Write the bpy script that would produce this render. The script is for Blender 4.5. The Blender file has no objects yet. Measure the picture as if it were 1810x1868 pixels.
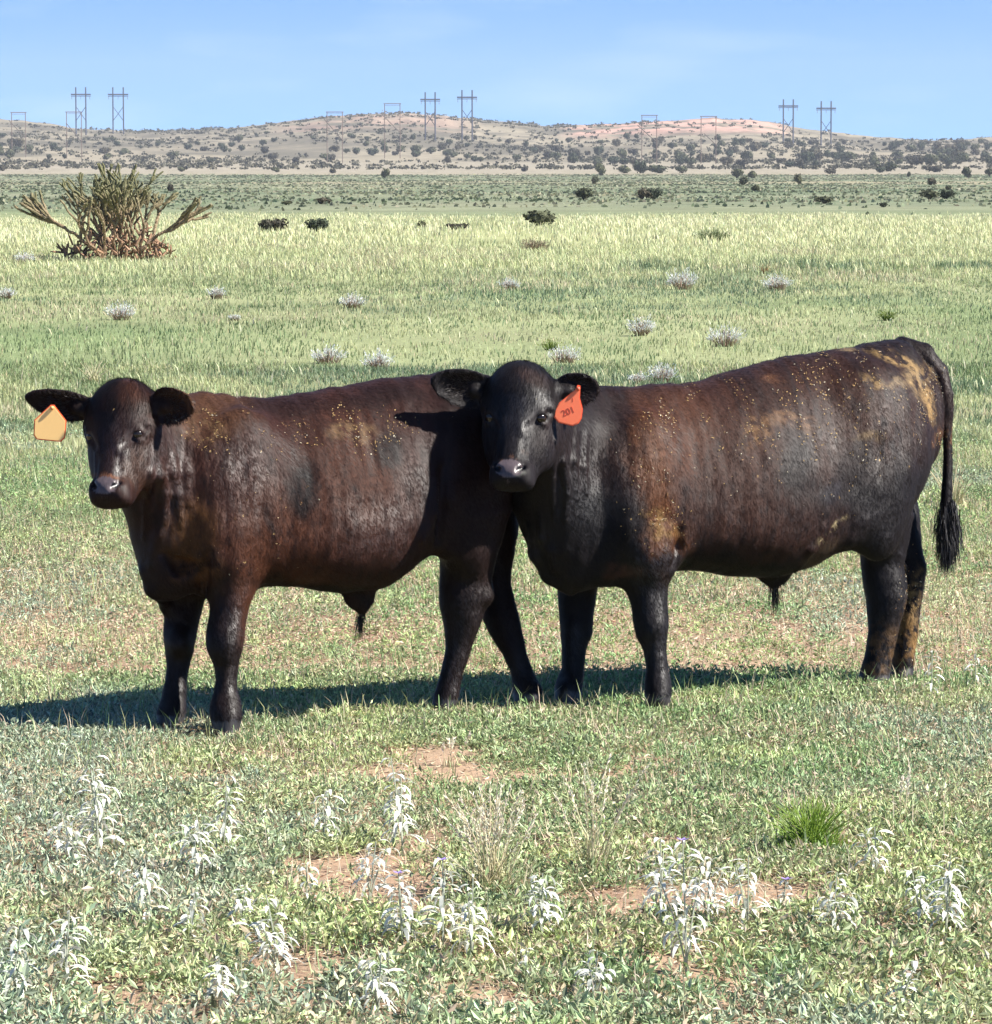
import bpy, math, random
import numpy as np
from mathutils import Vector, Matrix, Euler
R = math.radians
rng = np.random.default_rng(7)
random.seed(7)
sc = bpy.context.scene
COL = sc.collection

# ------------------------------------------------------------------ camera
FPX = 7273.0                      # focal length in photograph pixels (1810 wide)
CAMZ = 1.85
PITCH = math.atan(624.0 / FPX)
cam = bpy.data.cameras.new('camera')
cam_o = bpy.data.objects.new('camera', cam); COL.objects.link(cam_o)
cam.sensor_fit = 'HORIZONTAL'; cam.sensor_width = 36.0
cam.lens = 36.0 * FPX / 1810.0
cam.clip_start = 0.5; cam.clip_end = 20000
cam_o.location = (0, 0, CAMZ)
cam_o.rotation_euler = (math.pi / 2 - PITCH, 0, 0)
sc.camera = cam_o

# ------------------------------------------------------------------ light
SUN_AZ = R(15)                    # sun to the right and a little behind the camera
SUN_EL = R(45)
sun_dir = Vector((math.cos(SUN_AZ) * math.cos(SUN_EL), -math.sin(SUN_AZ) * math.cos(SUN_EL), math.sin(SUN_EL)))
sl = bpy.data.lights.new('sun', 'SUN'); sl.energy = 5.0; sl.angle = R(0.5); sl.color = (1.0, 0.955, 0.88)
so = bpy.data.objects.new('sun', sl); COL.objects.link(so)
so.rotation_euler = sun_dir.to_track_quat('Z', 'Y').to_euler()
so.location = (5, -5, 8)

w = bpy.data.worlds.new('World'); sc.world = w; w.use_nodes = True
nt = w.node_tree; nt.nodes.clear()
wo = nt.nodes.new('ShaderNodeOutputWorld'); bg = nt.nodes.new('ShaderNodeBackground')
sky = nt.nodes.new('ShaderNodeTexSky'); sky.sky_type = 'NISHITA'; sky.sun_disc = False
sky.sun_elevation = SUN_EL; sky.sun_rotation = math.atan2(sun_dir.x, sun_dir.y)
sky.altitude = 1500; sky.air_density = 1.0; sky.dust_density = 0.0; sky.ozone_density = 2.5
tc = nt.nodes.new('ShaderNodeTexCoord'); mp = nt.nodes.new('ShaderNodeVectorMath'); mp.operation = 'MULTIPLY_ADD'
mp.inputs[1].default_value = (1, 1, 2.6); mp.inputs[2].default_value = (0, 0, 0.13)
nm = nt.nodes.new('ShaderNodeVectorMath'); nm.operation = 'NORMALIZE'
hs = nt.nodes.new('ShaderNodeMix'); hs.data_type = 'RGBA'; hs.blend_type = 'MULTIPLY'
hs.inputs['Factor'].default_value = 1.0; hs.inputs['B'].default_value = (.60, 1.07, 1.42, 1)
# faint high cloud wisps
cn = nt.nodes.new('ShaderNodeTexNoise'); cn.inputs['Scale'].default_value = 26; cn.inputs['Detail'].default_value = 5
cs = nt.nodes.new('ShaderNodeVectorMath'); cs.operation = 'MULTIPLY'; cs.inputs[1].default_value = (0.6, 1, 3.2)
cr = nt.nodes.new('ShaderNodeMapRange'); cr.inputs['From Min'].default_value = 0.5; cr.inputs['From Max'].default_value = 0.8
cr.inputs['To Min'].default_value = 0; cr.inputs['To Max'].default_value = 0.2
cm = nt.nodes.new('ShaderNodeMix'); cm.data_type = 'RGBA'; cm.inputs['B'].default_value = (7.5, 8.3, 9.0, 1)
L = nt.links.new
L(tc.outputs['Generated'], mp.inputs[0]); L(mp.outputs[0], nm.inputs[0]); L(nm.outputs[0], sky.inputs['Vector'])
L(tc.outputs['Generated'], cs.inputs[0]); L(cs.outputs[0], cn.inputs['Vector']); L(cn.outputs['Fac'], cr.inputs['Value'])
L(sky.outputs[0], hs.inputs['A']); L(cr.outputs[0], cm.inputs['Factor']); L(hs.outputs['Result'], cm.inputs['A'])
L(cm.outputs['Result'], bg.inputs['Color'])
bg.inputs['Strength'].default_value = 0.06; L(bg.outputs[0], wo.inputs[0])
sc.view_settings.view_transform = 'Standard'; sc.view_settings.look = 'None'
sc.view_settings.exposure = 1.36; sc.view_settings.gamma = 1.0
sc.render.engine = 'CYCLES'
sc.cycles.max_bounces = 5; sc.cycles.diffuse_bounces = 3; sc.cycles.glossy_bounces = 2
sc.cycles.transmission_bounces = 3; sc.cycles.transparent_max_bounces = 4

# ------------------------------------------------------------------ helpers
CP, SP = math.cos(PITCH), math.sin(PITCH)
def ray(px, py):
    x = (px - 905.0) / FPX; y = -(py - 934.0) / FPX
    return (x, CP + y * SP, -SP + y * CP)
def W(px, py, Y):                 # world point at depth Y seen at photograph pixel
    d = ray(px, py); t = Y / d[1]
    return np.array([d[0] * t, Y, CAMZ + d[2] * t])
def project(p):                   # world points (N,3) -> photograph pixels
    x, y, z = p[..., 0], p[..., 1], p[..., 2] - CAMZ
    dep = y * CP - z * SP
    up = y * SP + z * CP
    return 905 + FPX * x / dep, 934 - FPX * up / dep

def hash2(ix, iy, seed):
    h = (ix.astype(np.int64) * 374761393 + iy.astype(np.int64) * 668265263 + seed * 1442695041) & 0xFFFFFFFF
    h = ((h ^ (h >> 13)) * 1274126177) & 0xFFFFFFFF
    h = (h ^ (h >> 16)) & 0xFFFFFFFF
    return h / 4294967295.0
def vnoise(x, y, seed=0):
    ix = np.floor(x); iy = np.floor(y); fx = x - ix; fy = y - iy
    fx = fx * fx * (3 - 2 * fx); fy = fy * fy * (3 - 2 * fy)
    a = hash2(ix, iy, seed); b = hash2(ix + 1, iy, seed); c = hash2(ix, iy + 1, seed); d = hash2(ix + 1, iy + 1, seed)
    return (a * (1 - fx) + b * fx) * (1 - fy) + (c * (1 - fx) + d * fx) * fy
def fbm(x, y, seed=0, oct=4):
    s = 0; a = 0.5; t = 0
    for o in range(oct):
        s = s + a * vnoise(x * 2 ** o, y * 2 ** o, seed + o * 17); t += a; a *= 0.5
    return s / t
def sstep(a, b, x):
    t = np.clip((x - a) / (b - a), 0, 1); return t * t * (3 - 2 * t)
def mixc(a, b, t):
    t = np.asarray(t)[..., None]; return np.asarray(a) * (1 - t) + np.asarray(b) * t

def tag(o, label=None, cat=None, group=None, kind=None):
    if label: o['label'] = label
    if cat: o['category'] = cat
    if group: o['group'] = group
    if kind: o['kind'] = kind
    return o
def empty(name, loc, rz=0):
    o = bpy.data.objects.new(name, None); COL.objects.link(o)
    o.empty_display_size = 0.1
    o.location = loc; o.rotation_euler = (0, 0, rz); return o
def mesh_np(name, V, F, mat, parent=None, col=None, smooth=False, extra=None):
    """V (N,3), F (M,3 or 4) arrays -> one linked mesh object"""
    me = bpy.data.meshes.new(name)
    V = np.asarray(V, np.float32); F = np.asarray(F, np.int32); k = F.shape[1]
    me.vertices.add(len(V)); me.vertices.foreach_set('co', V.ravel())
    me.loops.add(F.size); me.loops.foreach_set('vertex_index', F.ravel())
    me.polygons.add(len(F))
    me.polygons.foreach_set('loop_start', np.arange(len(F), dtype=np.int32) * k)
    me.polygons.foreach_set('loop_total', np.full(len(F), k, np.int32))
    me.update(calc_edges=True)
    me.polygons.foreach_set('use_smooth', np.full(len(F), bool(smooth)))
    if col is not None:
        a = me.color_attributes.new('tint', 'FLOAT_COLOR', 'POINT')
        c = np.ones((len(V), 4), np.float32); c[:, :col.shape[1]] = col; a.data.foreach_set('color', c.ravel())
    if extra:
        for nme, arr in extra.items():
            a = me.attributes.new(nme, 'FLOAT', 'POINT'); a.data.foreach_set('value', np.asarray(arr, np.float32))
    me.materials.append(mat)
    o = bpy.data.objects.new(name, me); COL.objects.link(o)
    if parent: o.parent = parent
    return o
class MB:
    """collects vertices / triangles with a tint colour"""
    def __init__(s): s.V = []; s.F = []; s.C = []; s.n = 0
    def add(s, V, F, c):
        V = np.asarray(V, float); s.V.append(V); s.F.append(np.asarray(F) + s.n)
        c = np.asarray(c, float); s.C.append(np.broadcast_to(c, (len(V), 3))); s.n += len(V)
    def tube(s, P, r, c, seg=6, cap=True):
        P = np.asarray(P, float); n = len(P); r = np.broadcast_to(r, (n,))
        T = np.gradient(P, axis=0); T /= np.linalg.norm(T, axis=1)[:, None] + 1e-9
        ref = np.array([0.13, 0.97, 0.2]) if abs(T[0] @ np.array([0, 0, 1])) > .7 else np.array([0, 0, 1.0])
        A = np.cross(T, ref); A /= np.linalg.norm(A, axis=1)[:, None] + 1e-9; B = np.cross(T, A)
        th = np.linspace(0, 2 * math.pi, seg, endpoint=False)
        V = (P[:, None] + r[:, None, None] * (np.cos(th)[None, :, None] * A[:, None] + np.sin(th)[None, :, None] * B[:, None])).reshape(-1, 3)
        F = []
        for i in range(n - 1):
            for j in range(seg):
                a = i * seg + j; b = i * seg + (j + 1) % seg
                F += [(a, b, b + seg), (a, b + seg, a + seg)]
        if cap:
            V = np.vstack([V, P[0], P[-1]])
            for j in range(seg):
                F.append((j, n * seg, (j + 1) % seg)); F.append(((n - 1) * seg + j, (n - 1) * seg + (j + 1) % seg, n * seg + 1))
        c = np.asarray(c, float)
        if c.ndim == 2: c = np.vstack([np.repeat(c, seg, 0)] + ([c[:1], c[-1:]] if cap else []))
        s.add(V, F, c)
    def box(s, c0, half, col, rot=None):
        v = np.array([[x, y, z] for x in (-1, 1) for y in (-1, 1) for z in (-1, 1)], float) * half
        if rot is not None: v = v @ np.array(rot).T
        F = [(0, 1, 3), (0, 3, 2), (4, 6, 7), (4, 7, 5), (0, 4, 5), (0, 5, 1), (2, 3, 7), (2, 7, 6), (0, 2, 6), (0, 6, 4), (1, 5, 7), (1, 7, 3)]
        s.add(v + c0, F, col)
    def build(s, name, mat, parent=None, smooth=False, off=(0, 0, 0)):
        return mesh_np(name, np.vstack(s.V) - np.array(off), np.vstack(s.F), mat, parent, np.vstack(s.C), smooth)

def leaf_geo(P, D, N, ln, wd, curl=0.0):
    """rhombic leaves: base P, direction D, side vector N; 4 verts, 2 tris"""
    n = len(P); V = np.empty((n, 4, 3))
    up = np.cross(D, N)
    mid = P + D * (ln * 0.5)[:, None] + up * (ln * curl)[:, None]
    V[:, 0] = P; V[:, 1] = mid - N * (wd / 2)[:, None]; V[:, 2] = P + D * ln[:, None]; V[:, 3] = mid + N * (wd / 2)[:, None]
    b = np.arange(n)[:, None] * 4
    F = np.concatenate([b + [0, 1, 2], b + [0, 2, 3]], 1).reshape(-1, 3)
    return V.reshape(-1, 3), F
def blade_geo(P, az, ln, wd, lean, bend):
    """grass blades: 5 verts, 3 tris"""
    n = len(P); h = np.stack([np.cos(az), np.sin(az), 0 * az], 1); side = np.stack([-np.sin(az), np.cos(az), 0 * az], 1)
    z = np.array([0, 0, 1.0]); V = np.empty((n, 5, 3))
    d1 = h * np.sin(lean)[:, None] + z * np.cos(lean)[:, None]
    l2 = lean + bend; d2 = h * np.sin(l2)[:, None] + z * np.cos(l2)[:, None]
    m = P + d1 * (ln * 0.55)[:, None]
    s = side * (wd / 2)[:, None]
    V[:, 0] = P - s; V[:, 1] = P + s; V[:, 2] = m + s * .8; V[:, 3] = m - s * .8; V[:, 4] = m + d2 * (ln * 0.45)[:, None]
    b = np.arange(n)[:, None] * 5
    F = np.concatenate([b + [0, 1, 2], b + [0, 2, 3], b + [3, 2, 4]], 1).reshape(-1, 3)
    return V.reshape(-1, 3), F

# ------------------------------------------------------------------ materials
def newmat(name):
    m = bpy.data.materials.new(name); m.use_nodes = True
    n = m.node_tree; b = n.nodes['Principled BSDF']; return m, n, b
def tint_mat(name, rough=0.75, spec=0.2, transl=0.0, noise=0.0, nscale=40.0, gain=1.0):
    m, n, b = newmat(name)
    a = n.nodes.new('ShaderNodeAttribute'); a.attribute_name = 'tint'
    src = a.outputs['Color']
    if noise:
        t = n.nodes.new('ShaderNodeTexNoise'); t.inputs['Scale'].default_value = nscale; t.inputs['Detail'].default_value = 4
        g = n.nodes.new('ShaderNodeNewGeometry'); n.links.new(g.outputs['Position'], t.inputs['Vector'])
        r = n.nodes.new('ShaderNodeMapRange'); r.inputs['From Min'].default_value = .25; r.inputs['From Max'].default_value = .75
        r.inputs['To Min'].default_value = 1 - noise; r.inputs['To Max'].default_value = 1 + noise
        n.links.new(t.outputs['Fac'], r.inputs['Value'])
        v = n.nodes.new('ShaderNodeVectorMath'); v.operation = 'SCALE'
        n.links.new(src, v.inputs[0]); n.links.new(r.outputs[0], v.inputs['Scale']); src = v.outputs[0]
    n.links.new(src, b.inputs['Base Color'])
    b.inputs['Roughness'].default_value = rough; b.inputs['Specular IOR Level'].default_value = spec
    if transl:
        tr = n.nodes.new('ShaderNodeBsdfTranslucent'); n.links.new(src, tr.inputs['Color'])
        mx = n.nodes.new('ShaderNodeMixShader'); mx.inputs[0].default_value = transl
        out = n.nodes['Material Output']
        n.links.new(b.outputs[0], mx.inputs[1]); n.links.new(tr.outputs[0], mx.inputs[2]); n.links.new(mx.outputs[0], out.inputs['Surface'])
    return m
M_leaf = tint_mat('leaf', 0.5, 0.4, 0.25)
M_grass = tint_mat('grass_blade', 0.6, 0.3, 0.3)
M_bush = tint_mat('bush_leaf', 0.8, 0.1, 0.1)
M_stem = tint_mat('stem', 0.85, 0.15, 0, 0.25, 60)
M_cholla = tint_mat('cholla_skin', 0.8, 0.15, 0, 0.4, 30)
M_pole = tint_mat('weathered_pole', 0.8, 0.2, 0)

# ------------------------------------------------------------------ terrain
SKY_X = [-2500, -900, 0, 50, 100, 150, 250, 350, 450, 520, 600, 680, 740, 800, 900, 1000, 1060, 1200, 1300, 1400, 1440, 1550, 1640, 1700, 1750, 1810, 2600, 4500]
SKY_Y = [262, 235, 218, 221, 227, 236, 239, 238, 232, 222, 213, 208, 207, 211, 221, 230, 229, 222, 216, 221, 232, 246, 253, 257, 255, 252, 240, 262]
RR = [0, 600, 800, 1000, 1300, 1500]
EE = [None, None, -15.0, -8.0, 6.0, 17.0]
def terrain(x, y):
    x = np.asarray(x, float); y = np.asarray(y, float)
    r = np.hypot(x, y) + 1e-6
    px = 905 + FPX * np.where(y > 1, x / np.maximum(y, 1), np.sign(x) * 9)
    S = 310 - np.interp(np.clip(px, -2500, 4500), SKY_X, SKY_Y)
    S = S + (fbm(px / 22, r * 0, 5, 3) - .5) * 4
    z = np.zeros_like(r)
    e = np.interp(r, [600, 800, 1000, 1300, 1500], [-22.4, -15, -8, 6, 17])
    mid = (r > 600) & (r <= 1500)
    z = np.where(mid, CAMZ + e * r / FPX, z)
    t = (r - 1500) / 800.0
    prof = np.where(t < .35, t / .35 * .48, .48 + .52 * np.sin(np.clip((t - .35) / .65, 0, 1) * math.pi / 2))
    bump = (fbm(x / 90, y / 90, 11, 4) - .5) * 16 * sstep(0.02, .4, t) * sstep(1.0, .75, t)
    e2 = 17 + (S - 17) * np.clip(prof, 0, 1) + bump
    z2 = CAMZ + e2 * r / FPX
    z2 = np.where(t > 1, z2 - (r - 2300) * 0.02, z2)
    z = np.where(r > 1500, z2, z)
    # gentle unevenness close by
    near = (fbm(x * 1.1, y * 1.1, 3, 4) - .5) * .05 * sstep(260, 60, r) + (fbm(x * 7, y * 7, 9, 2) - .5) * .018 * sstep(30, 18, r)
    far = (fbm(x / 25, y / 25, 21, 3) - .5) * .5 * sstep(60, 250, r) * sstep(1500, 700, r)
    return z + near + far
def ground_at(px, py):
    """world point where the ground meets the ray through a photograph pixel"""
    d = ray(px, py); rr = np.geomspace(6, 2700, 6000)
    x = d[0] / d[1] * rr; z = CAMZ + d[2] / d[1] * rr
    h = terrain(x, rr); k = np.argmax(z < h)
    if z[k] >= h[k]: k = len(rr) - 1
    return np.array([x[k], rr[k], h[k]])
def gz(x, y): return float(terrain(np.array([x]), np.array([y]))[0])

def ground_color(x, y):
    """albedo of the ground sheet (soil close by, sward colours farther off)"""
    r = np.hypot(x, y)
    n1 = fbm(x * 1.3, y * .9, 31, 4); n2 = fbm(x / 6, y / 14, 32, 4); n3 = fbm(x / 60, y / 200, 33, 4); n4 = fbm(x / 3, y / 3, 34, 3)
    soil = mixc((.22, .135, .09), (.36, .26, .175), n1)
    sward = mixc((.15, .19, .085), (.22, .235, .12), sstep(.35, .65, n2))
    c = mixc(soil, sward, sstep(16, 30, r))
    pale = np.array((.28, .29, .14))
    c = mixc(c, np.broadcast_to(pale, c.shape), sstep(60, 95, r) * sstep(200, 125, r) * .8)
    n5 = fbm(x / 140, np.log(r + 1) * 16, 39, 4)
    flat = mixc((.12, .145, .085), (.185, .19, .12), sstep(.3, .7, n5 * .45 + n3 * .2 + .35 * fbm(x / 18, y / 60, 40, 4)))
    c = mixc(c, flat, sstep(125, 215, r))
    tan = mixc((.22, .2, .12), (.30, .25, .17), n4)
    c = mixc(c, tan, sstep(.5, .6, fbm(x / 400, np.log(r + 1) * 13, 35, 3)) * sstep(350, 600, r) * .8)
    c = mixc(c, mixc((.21, .185, .13), (.28, .24, .18), n4), sstep(880, 1100, r))
    hill = mixc((.12, .105, .075), (.235, .20, .14), sstep(.3, .7, fbm(x / 40, y / 60, 36, 4)))
    c = mixc(c, hill, sstep(1380, 1520, r))
    px = 905 + FPX * x / np.maximum(y, 1)
    red = sstep(1850, 2000, r) * (sstep(1000, 1080, px) * sstep(1460, 1390, px) + .35 * sstep(480, 560, px) * sstep(900, 800, px))
    red = red * sstep(.36, .5, fbm(x / 14, y / 34, 37, 4))
    c = mixc(c, mixc((.38, .205, .155), (.50, .325, .255), n4), np.clip(red, 0, 1))
    dk = sstep(.52, .62, fbm(x / 11, y / 26, 38, 4)) * sstep(1600, 1800, r) * .55 * (1 - .8 * np.clip(red, 0, 1))
    c = mixc(c, np.broadcast_to(np.array((.085, .075, .055)), c.shape), dk)
    return c

def ground_mat():
    m, n, b = newmat('ground_cover')
    a = n.nodes.new('ShaderNodeAttribute'); a.attribute_name = 'tint'
    g = n.nodes.new('ShaderNodeNewGeometry')
    t = n.nodes.new('ShaderNodeTexNoise'); t.inputs['Scale'].default_value = 9; t.inputs['Detail'].default_value = 8; t.inputs['Roughness'].default_value = .7
    t2 = n.nodes.new('ShaderNodeTexNoise'); t2.inputs['Scale'].default_value = .16; t2.inputs['Detail'].default_value = 7; t2.inputs['Roughness'].default_value = .7
    n.links.new(g.outputs['Position'], t.inputs['Vector']); n.links.new(g.outputs['Position'], t2.inputs['Vector'])
    mu = n.nodes.new('ShaderNodeMath'); mu.operation = 'ADD'; n.links.new(t.outputs['Fac'], mu.inputs[0]); n.links.new(t2.outputs['Fac'], mu.inputs[1])
    r = n.nodes.new('ShaderNodeMapRange'); r.inputs['From Min'].default_value = .7; r.inputs['From Max'].default_value = 1.3
    r.inputs['To Min'].default_value = .6; r.inputs['To Max'].default_value = 1.4; n.links.new(mu.outputs[0], r.inputs['Value'])
    v = n.nodes.new('ShaderNodeVectorMath'); v.operation = 'SCALE'; n.links.new(a.outputs['Color'], v.inputs[0]); n.links.new(r.outputs[0], v.inputs['Scale'])
    n.links.new(v.outputs[0], b.inputs['Base Color']); b.inputs['Roughness'].default_value = .95; b.inputs['Specular IOR Level'].default_value = .1
    bp = n.nodes.new('ShaderNodeBump'); bp.inputs['Strength'].default_value = .6; bp.inputs['Distance'].default_value = .03
    n.links.new(t.outputs['Fac'], bp.inputs['Height']); n.links.new(bp.outputs[0], b.inputs['Normal'])
    return m
M_ground = ground_mat()
def make_ground():
    az = np.concatenate([np.linspace(-180, -14, 60)[:-1], np.linspace(-14, 14, 561), np.linspace(14, 180, 60)[1:]])
    az = np.radians(az)
    rr = np.concatenate([[0.01, 2, 4, 6], np.linspace(7.5, 20, 170), np.geomspace(20, 1300, 150)[1:]])
    rr2 = np.concatenate([[1300.0], np.linspace(1300, 2700, 170)[1:], np.geomspace(2700, 9000, 14)[1:]])
    for name, rs in (('ground', rr), ('hills', rr2)):
        A, Rr = np.meshgrid(az, rs); x = Rr * np.sin(A); y = Rr * np.cos(A); z = terrain(x, y)
        V = np.stack([x, y, z], -1).reshape(-1, 3); na = len(az); nr = len(rs)
        i, j = np.meshgrid(np.arange(nr - 1), np.arange(na - 1), indexing='ij'); a = (i * na + j).ravel()
        F = np.stack([a, a + 1, a + na + 1, a + na], 1)[:, ::-1]
        F = F[:, ::-1] if False else F
        o = mesh_np(name, V, F, M_ground, None, ground_color(V[:, 0], V[:, 1]), True)
        tag(o, kind='structure')
make_ground()

# ------------------------------------------------------------------ bulls
class Field:
    """signed distance field in the animal's own frame (u forward, v towards the sunny side, z up)"""
    def __init__(s, origin, psi, box, h):
        s.o = np.array(origin, float); s.psi = psi
        s.d = np.array([-math.cos(psi), -math.sin(psi), 0]); s.n = np.array([math.sin(psi), -math.cos(psi), 0])
        s.M = np.stack([s.d, s.n, np.array([0, 0, 1.0])])          # world -> local rows
        s.h = h; s.lo = np.array(box[0], float); dims = np.ceil((np.array(box[1]) - s.lo) / h).astype(int) + 1
        s.ax = [s.lo[k] + h * np.arange(dims[k]) for k in range(3)]
        s.D = np.full(dims, 1.0, np.float32)
    def loc(s, P): return (np.asarray(P) - s.o) @ s.M.T
    def wor(s, p): return np.asarray(p) @ s.M + s.o
    def sub(s, lo, hi):
        sl = []
        for k in range(3):
            a = int(np.clip(np.floor((lo[k] - s.lo[k]) / s.h), 0, s.D.shape[k])); b = int(np.clip(np.ceil((hi[k] - s.lo[k]) / s.h) + 1, 0, s.D.shape[k]))
            sl.append(slice(a, b))
        g = [s.ax[k][sl[k]] for k in range(3)]
        return tuple(sl), g[0][:, None, None], g[1][None, :, None], g[2][None, None, :]
    def merge(s, sl, d, k, cut=False):
        a = s.D[sl]
        if cut:
            d = -d; h = np.clip(.5 - .5 * (d - a) / k * -1, 0, 1) if False else np.maximum(k - np.abs(a - d), 0) / k
            s.D[sl] = np.maximum(a, d) + h * h * k * .25
        else:
            h = np.maximum(k - np.abs(a - d), 0) / k
            s.D[sl] = np.minimum(a, d) - h * h * k * .25
    def ell(s, c, r, k=.04, rot=None, cut=False):
        """ellipsoid, centre in local coordinates, rot = 3x3 rows of its axes (local frame)"""
        c = np.asarray(c, float); m = max(r) + k + .01
        sl, u, v, z = s.sub(c - m, c + m)
        if 0 in s.D[sl].shape: return
        du, dv, dz = u - c[0], v - c[1], z - c[2]
        if rot is None: a, b, e = du, dv, dz
        else:
            rot = np.asarray(rot); a = rot[0, 0] * du + rot[0, 1] * dv + rot[0, 2] * dz
            b = rot[1, 0] * du + rot[1, 1] * dv + rot[1, 2] * dz; e = rot[2, 0] * du + rot[2, 1] * dv + rot[2, 2] * dz
        q = np.sqrt((a / r[0]) ** 2 + (b / r[1]) ** 2 + (e / r[2]) ** 2)
        g = np.sqrt((a / r[0] ** 2) ** 2 + (b / r[1] ** 2) ** 2 + (e / r[2] ** 2) ** 2) + 1e-6
        s.merge(sl, (q * (q - 1) / g).astype(np.float32), k, cut)
    def cone(s, a, b, ra, rb, k=.03, cut=False):
        a = np.asarray(a, float); b = np.asarray(b, float); m = max(ra, rb) + k + .01
        sl, u, v, z = s.sub(np.minimum(a, b) - m, np.maximum(a, b) + m)
        if 0 in s.D[sl].shape: return
        ab = b - a; L2 = ab @ ab
        t = np.clip(((u - a[0]) * ab[0] + (v - a[1]) * ab[1] + (z - a[2]) * ab[2]) / L2, 0, 1)
        d = np.sqrt((u - a[0] - t * ab[0]) ** 2 + (v - a[1] - t * ab[1]) ** 2 + (z - a[2] - t * ab[2]) ** 2) - (ra + (rb - ra) * t)
        s.merge(sl, d.astype(np.float32), k, cut)
    def torso(s, st, k=.05):
        """st rows: px, top py, bottom py, half width -- measured on the median plane"""
        rows = []
        for px, pt, pb, wd in st:
            rows.append((s.med(px, pt), s.med(px, pb)[2], wd))
        U = np.array([(r[0][0]) for r in rows]); T = np.array([r[0][2] for r in rows]); B = np.array([r[1] for r in rows]); Wd = np.array([r[2] for r in rows])
        o = np.argsort(U); U, T, B, Wd = U[o], T[o], B[o], Wd[o]
        ug = s.ax[0]
        def itp(Y):
            f = np.interp(ug, U, Y); kk = np.hanning(19); kk /= kk.sum()
            return np.convolve(np.pad(f, 9, mode='edge'), kk, 'valid')
        T, B, Wd = itp(T), itp(B), itp(Wd)
        H = (T - B) / 2; C = (T + B) / 2
        sl, u, v, z = s.sub((U[0] - .12, -.4, 0), (U[-1] + .12, .4, 1.4))
        i0, i1 = sl[0].start, sl[0].stop
        H = H[i0:i1, None, None]; C = C[i0:i1, None, None]; Wd = Wd[i0:i1, None, None]
        t = (z - C) / H
        we = Wd * (1 - .16 * np.clip(t, -1.2, 1.2) - .10 * np.clip(t, 0, 1.2) ** 2)
        p = 2.25
        q = (np.abs(v / we) ** p + np.abs(t) ** p) ** (1 / p)
        rad = np.minimum(H, we)
        d = (q - 1) * rad
        out = np.maximum(u - U[-1], U[0] - u)
        d = np.where(out > 0, np.sqrt(np.maximum(d + .05, 0) ** 2 + out ** 2) - .05, d)
        s.merge(sl, d.astype(np.float32), k)
    def med(s, px, py, v=0.0):
        """local point where the ray through a pixel meets the plane at lateral offset v"""
        dr = np.array(ray(px, py)); c = np.array([0, 0, CAMZ]); o = s.o + s.n * v
        t = ((o - c) @ s.n) / (dr @ s.n); return s.loc(c + dr * t)
    def leg(s, rows, Y, ry, k=.04, zfoot=0.0):
        """rows: py, left px, right px outline; Y depth (or (top, bottom)); ry depth-wise radius factor"""
        zs, xs, rx = [], [], []
        if not isinstance(Y, tuple): Y = (Y, Y)
        n = len(rows)
        pyt, pyb = rows[0][0], rows[-1][0]
        ys = []
        for py, xl, xr in rows:
            f = (py - pyt) / (pyb - pyt); y = Y[0] + (Y[1] - Y[0]) * f
            a = W(xl, py, y); b = W(xr, py, y)
            zs.append(a[2]); xs.append((a[0] + b[0]) / 2); rx.append((b[0] - a[0]) / 2); ys.append(y)
        zs = np.array(zs); o = np.argsort(zs); zs = zs[o]; xs = np.array(xs)[o]; rx = np.array(rx)[o]; ys = np.array(ys)[o]
        zg = s.ax[2]; kk = np.hanning(5); kk /= kk.sum()
        f = lambda Q: np.convolve(np.pad(np.interp(zg, zs, Q), 2, mode='edge'), kk, 'valid')
        X, RX, YY = f(xs), f(rx), f(ys)
        top = zs[-1]; bot = zfoot
        lo = s.loc(np.array([xs.min() - .2, ys.min() - .2, 0])); pts = [s.loc(np.array([xx, yy, 0.])) for xx in (xs.min() - .15, xs.max() + .15) for yy in (ys.min() - .15, ys.max() + .15)]
        pts = np.array(pts); a, b = pts.min(0), pts.max(0)
        sl, u, v, z = s.sub((a[0], a[1], bot - .1), (b[0], b[1], top + .1))
        wx = s.o[0] + u * s.d[0] + v * s.n[0]; wy = s.o[1] + u * s.d[1] + v * s.n[1]
        i0, i1 = sl[2].start, sl[2].stop
        X = X[None, None, i0:i1]; RX = RX[None, None, i0:i1]; YY = YY[None, None, i0:i1]; RY = np.maximum(RX * ry, .024)
        q = np.sqrt(((wx - X) / RX) ** 2 + ((wy - YY) / RY) ** 2)
        d = (q - 1) * np.minimum(RX, RY)
        out = np.maximum(z - top, bot - z)
        d = np.where(out > 0, np.sqrt(np.maximum(d, 0) ** 2 + out ** 2) + np.minimum(d, 0) * .5, d)
        s.merge(sl, d.astype(np.float32), k)
    def surf(s, px, py):
        """first point of the animal met by the ray through a pixel (local), or None"""
        d = np.array(ray(px, py)); Y = np.arange(12.3, 14.9, .004); P = s.loc(np.stack([d[0] / d[1] * Y, Y, CAMZ + d[2] / d[1] * Y], 1))
        g = np.round((P - s.lo) / s.h).astype(int); ok = ((g >= 0) & (g < np.array(s.D.shape))).all(1)
        v = np.ones(len(Y)); v[ok] = s.D[g[ok, 0], g[ok, 1], g[ok, 2]]
        k = np.argmax(v < 0); return P[k] if v[k] < 0 else None
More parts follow.
